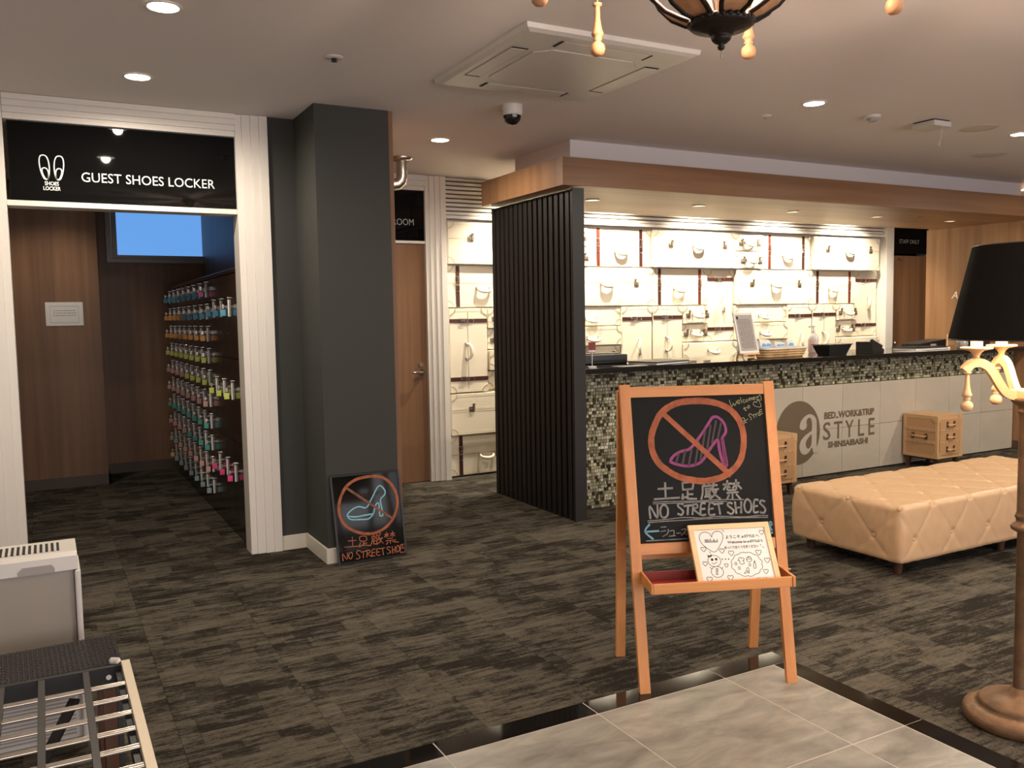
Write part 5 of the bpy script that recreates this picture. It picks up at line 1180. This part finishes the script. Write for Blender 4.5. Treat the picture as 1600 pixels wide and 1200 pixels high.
bn = thing('rattan_bench', 'dark woven rattan bench top on brown wooden legs before the white heater', 'bench', (-.36,3.02,0), math.radians(2.2))
mb = MB(); mb.box(-.60,-.118,.385,.522,.155,.438); mk('core', mb, M['blackgap'], bn)
wv = MB(); NXw, NYw = 82, 23; px_, py_ = 1.126/NXw, .277/NYw
for i in range(NXw):
    for j in range(NYw):
        over = (i+j) % 2 == 0
        xc, yc = -.602+px_*(i+.5), -.120+py_*(j+.5)
        if xc < -.15+.36-.60: continue
        if over: a, b = px_*.98, py_*.40
        else: a, b = px_*.40, py_*.98
        z = .4385
        wv.add([(xc-a,yc-b,z),(xc+a,yc-b,z),(xc+a,yc+b,z),(xc-a,yc+b,z),(xc-a*.45,yc-b*.6,z+.0045),(xc+a*.45,yc-b*.6,z+.0045),(xc+a*.45,yc+b*.6,z+.0045),(xc-a*.45,yc+b*.6,z+.0045)], [(4,5,6,7),(0,1,5,4),(1,2,6,5),(2,3,7,6),(3,0,4,7)])
mk('woven_top', wv, M['wicker'], bn, kind='stuff')
wv = MB()
for i in range(40, NXw):
    for j in range(4):
        xc, zc = -.602+px_*(i+.5), .39+.0125*j; a, b = (px_*.95, .0055) if (i+j) % 2 else (px_*.4, .011)
        for y_, s_ in ((-.119,-1),(.156,1)): wv.add([(xc-a,y_,zc-b),(xc+a,y_,zc-b),(xc+a,y_,zc+b),(xc-a,y_,zc+b),(xc-a*.5,y_+s_*.004,zc-b*.6),(xc+a*.5,y_+s_*.004,zc-b*.6),(xc+a*.5,y_+s_*.004,zc+b*.6),(xc-a*.5,y_+s_*.004,zc+b*.6)], [(4,5,6,7),(0,1,5,4),(1,2,6,5),(2,3,7,6),(3,0,4,7)])
mk('woven_skirt', wv, M['wicker'], bn, kind='stuff')
for x, y in ((.49,.12),(.49,-.085),(-.57,.12),(-.57,-.085)): mk('leg', B(x-.025,y-.02,0,x+.025,y+.02,.384, bev=.002), M['darkleg'] if x < 0 else plain('brown_bench_leg', (.085,.036,.018), .45), bn)

rk = thing('metal_rack', 'metal rod rack with grey bars and a pale edge strip before the rattan bench', 'rack', (-.30,2.42,0))
RZ = .452
mk('rear_rail', B(-.35,.435,RZ-.06, .462,.452,RZ+.004, bev=.001), M['black'], rk)
mk('edge_strip', B(.4625,-.55,RZ-.012, .487,.455,RZ+.010, bev=.0015), M['rackedge'], rk)
mk('side_rail', B(.445,-.55,RZ-.05,.4615,.434,RZ-.013), M['black'], rk)
for k, x in enumerate((.144,.246,.363)):
    mk('long_bar', B(x-.009,-.55,RZ-.014, x+.009,.4345,RZ+.003, bev=.001), M['rackbar'], rk)
for k in range(8):
    y = .300-.108*k
    mb = MB()
    for dy in (-.0062,.0062): mb.tube([(-.35,y+dy,RZ-.004),(.4615,y+dy,RZ-.004)], .0048, 8)
    mk('cross_rod', mb, M['rod'], rk)
mb = MB(); mb.sphere((.440,.462,RZ+.012), .011, 10, 8, sz=.75); mb.sphere((.452,.455,RZ+.010), .011, 10, 8, sz=.75); mb.tube([(.436,.466,RZ+.011),(.456,.452,RZ+.011)], .0105, 10); mk('rubber_cap', mb, M['plastic'], rk)
mb = MB(); mb.tube([(.425,.4345,RZ-.025),(.425,.426,RZ-.025)], .008, 12); mk('bolt', mb, M['chrome'], rk)
mk('folding_brace', MB().sweepbox((.33,.42,RZ-.07), (.02,-.10,.02), .03, .010, (1,-.5,0)), M['black'], rk)
for x in (-.34,.452):
    for y in (-.54,.443): mk('leg', B(x-.008,y-.008,0,x+.008,y+.008,RZ-.061, bev=.001), M['black'], rk)
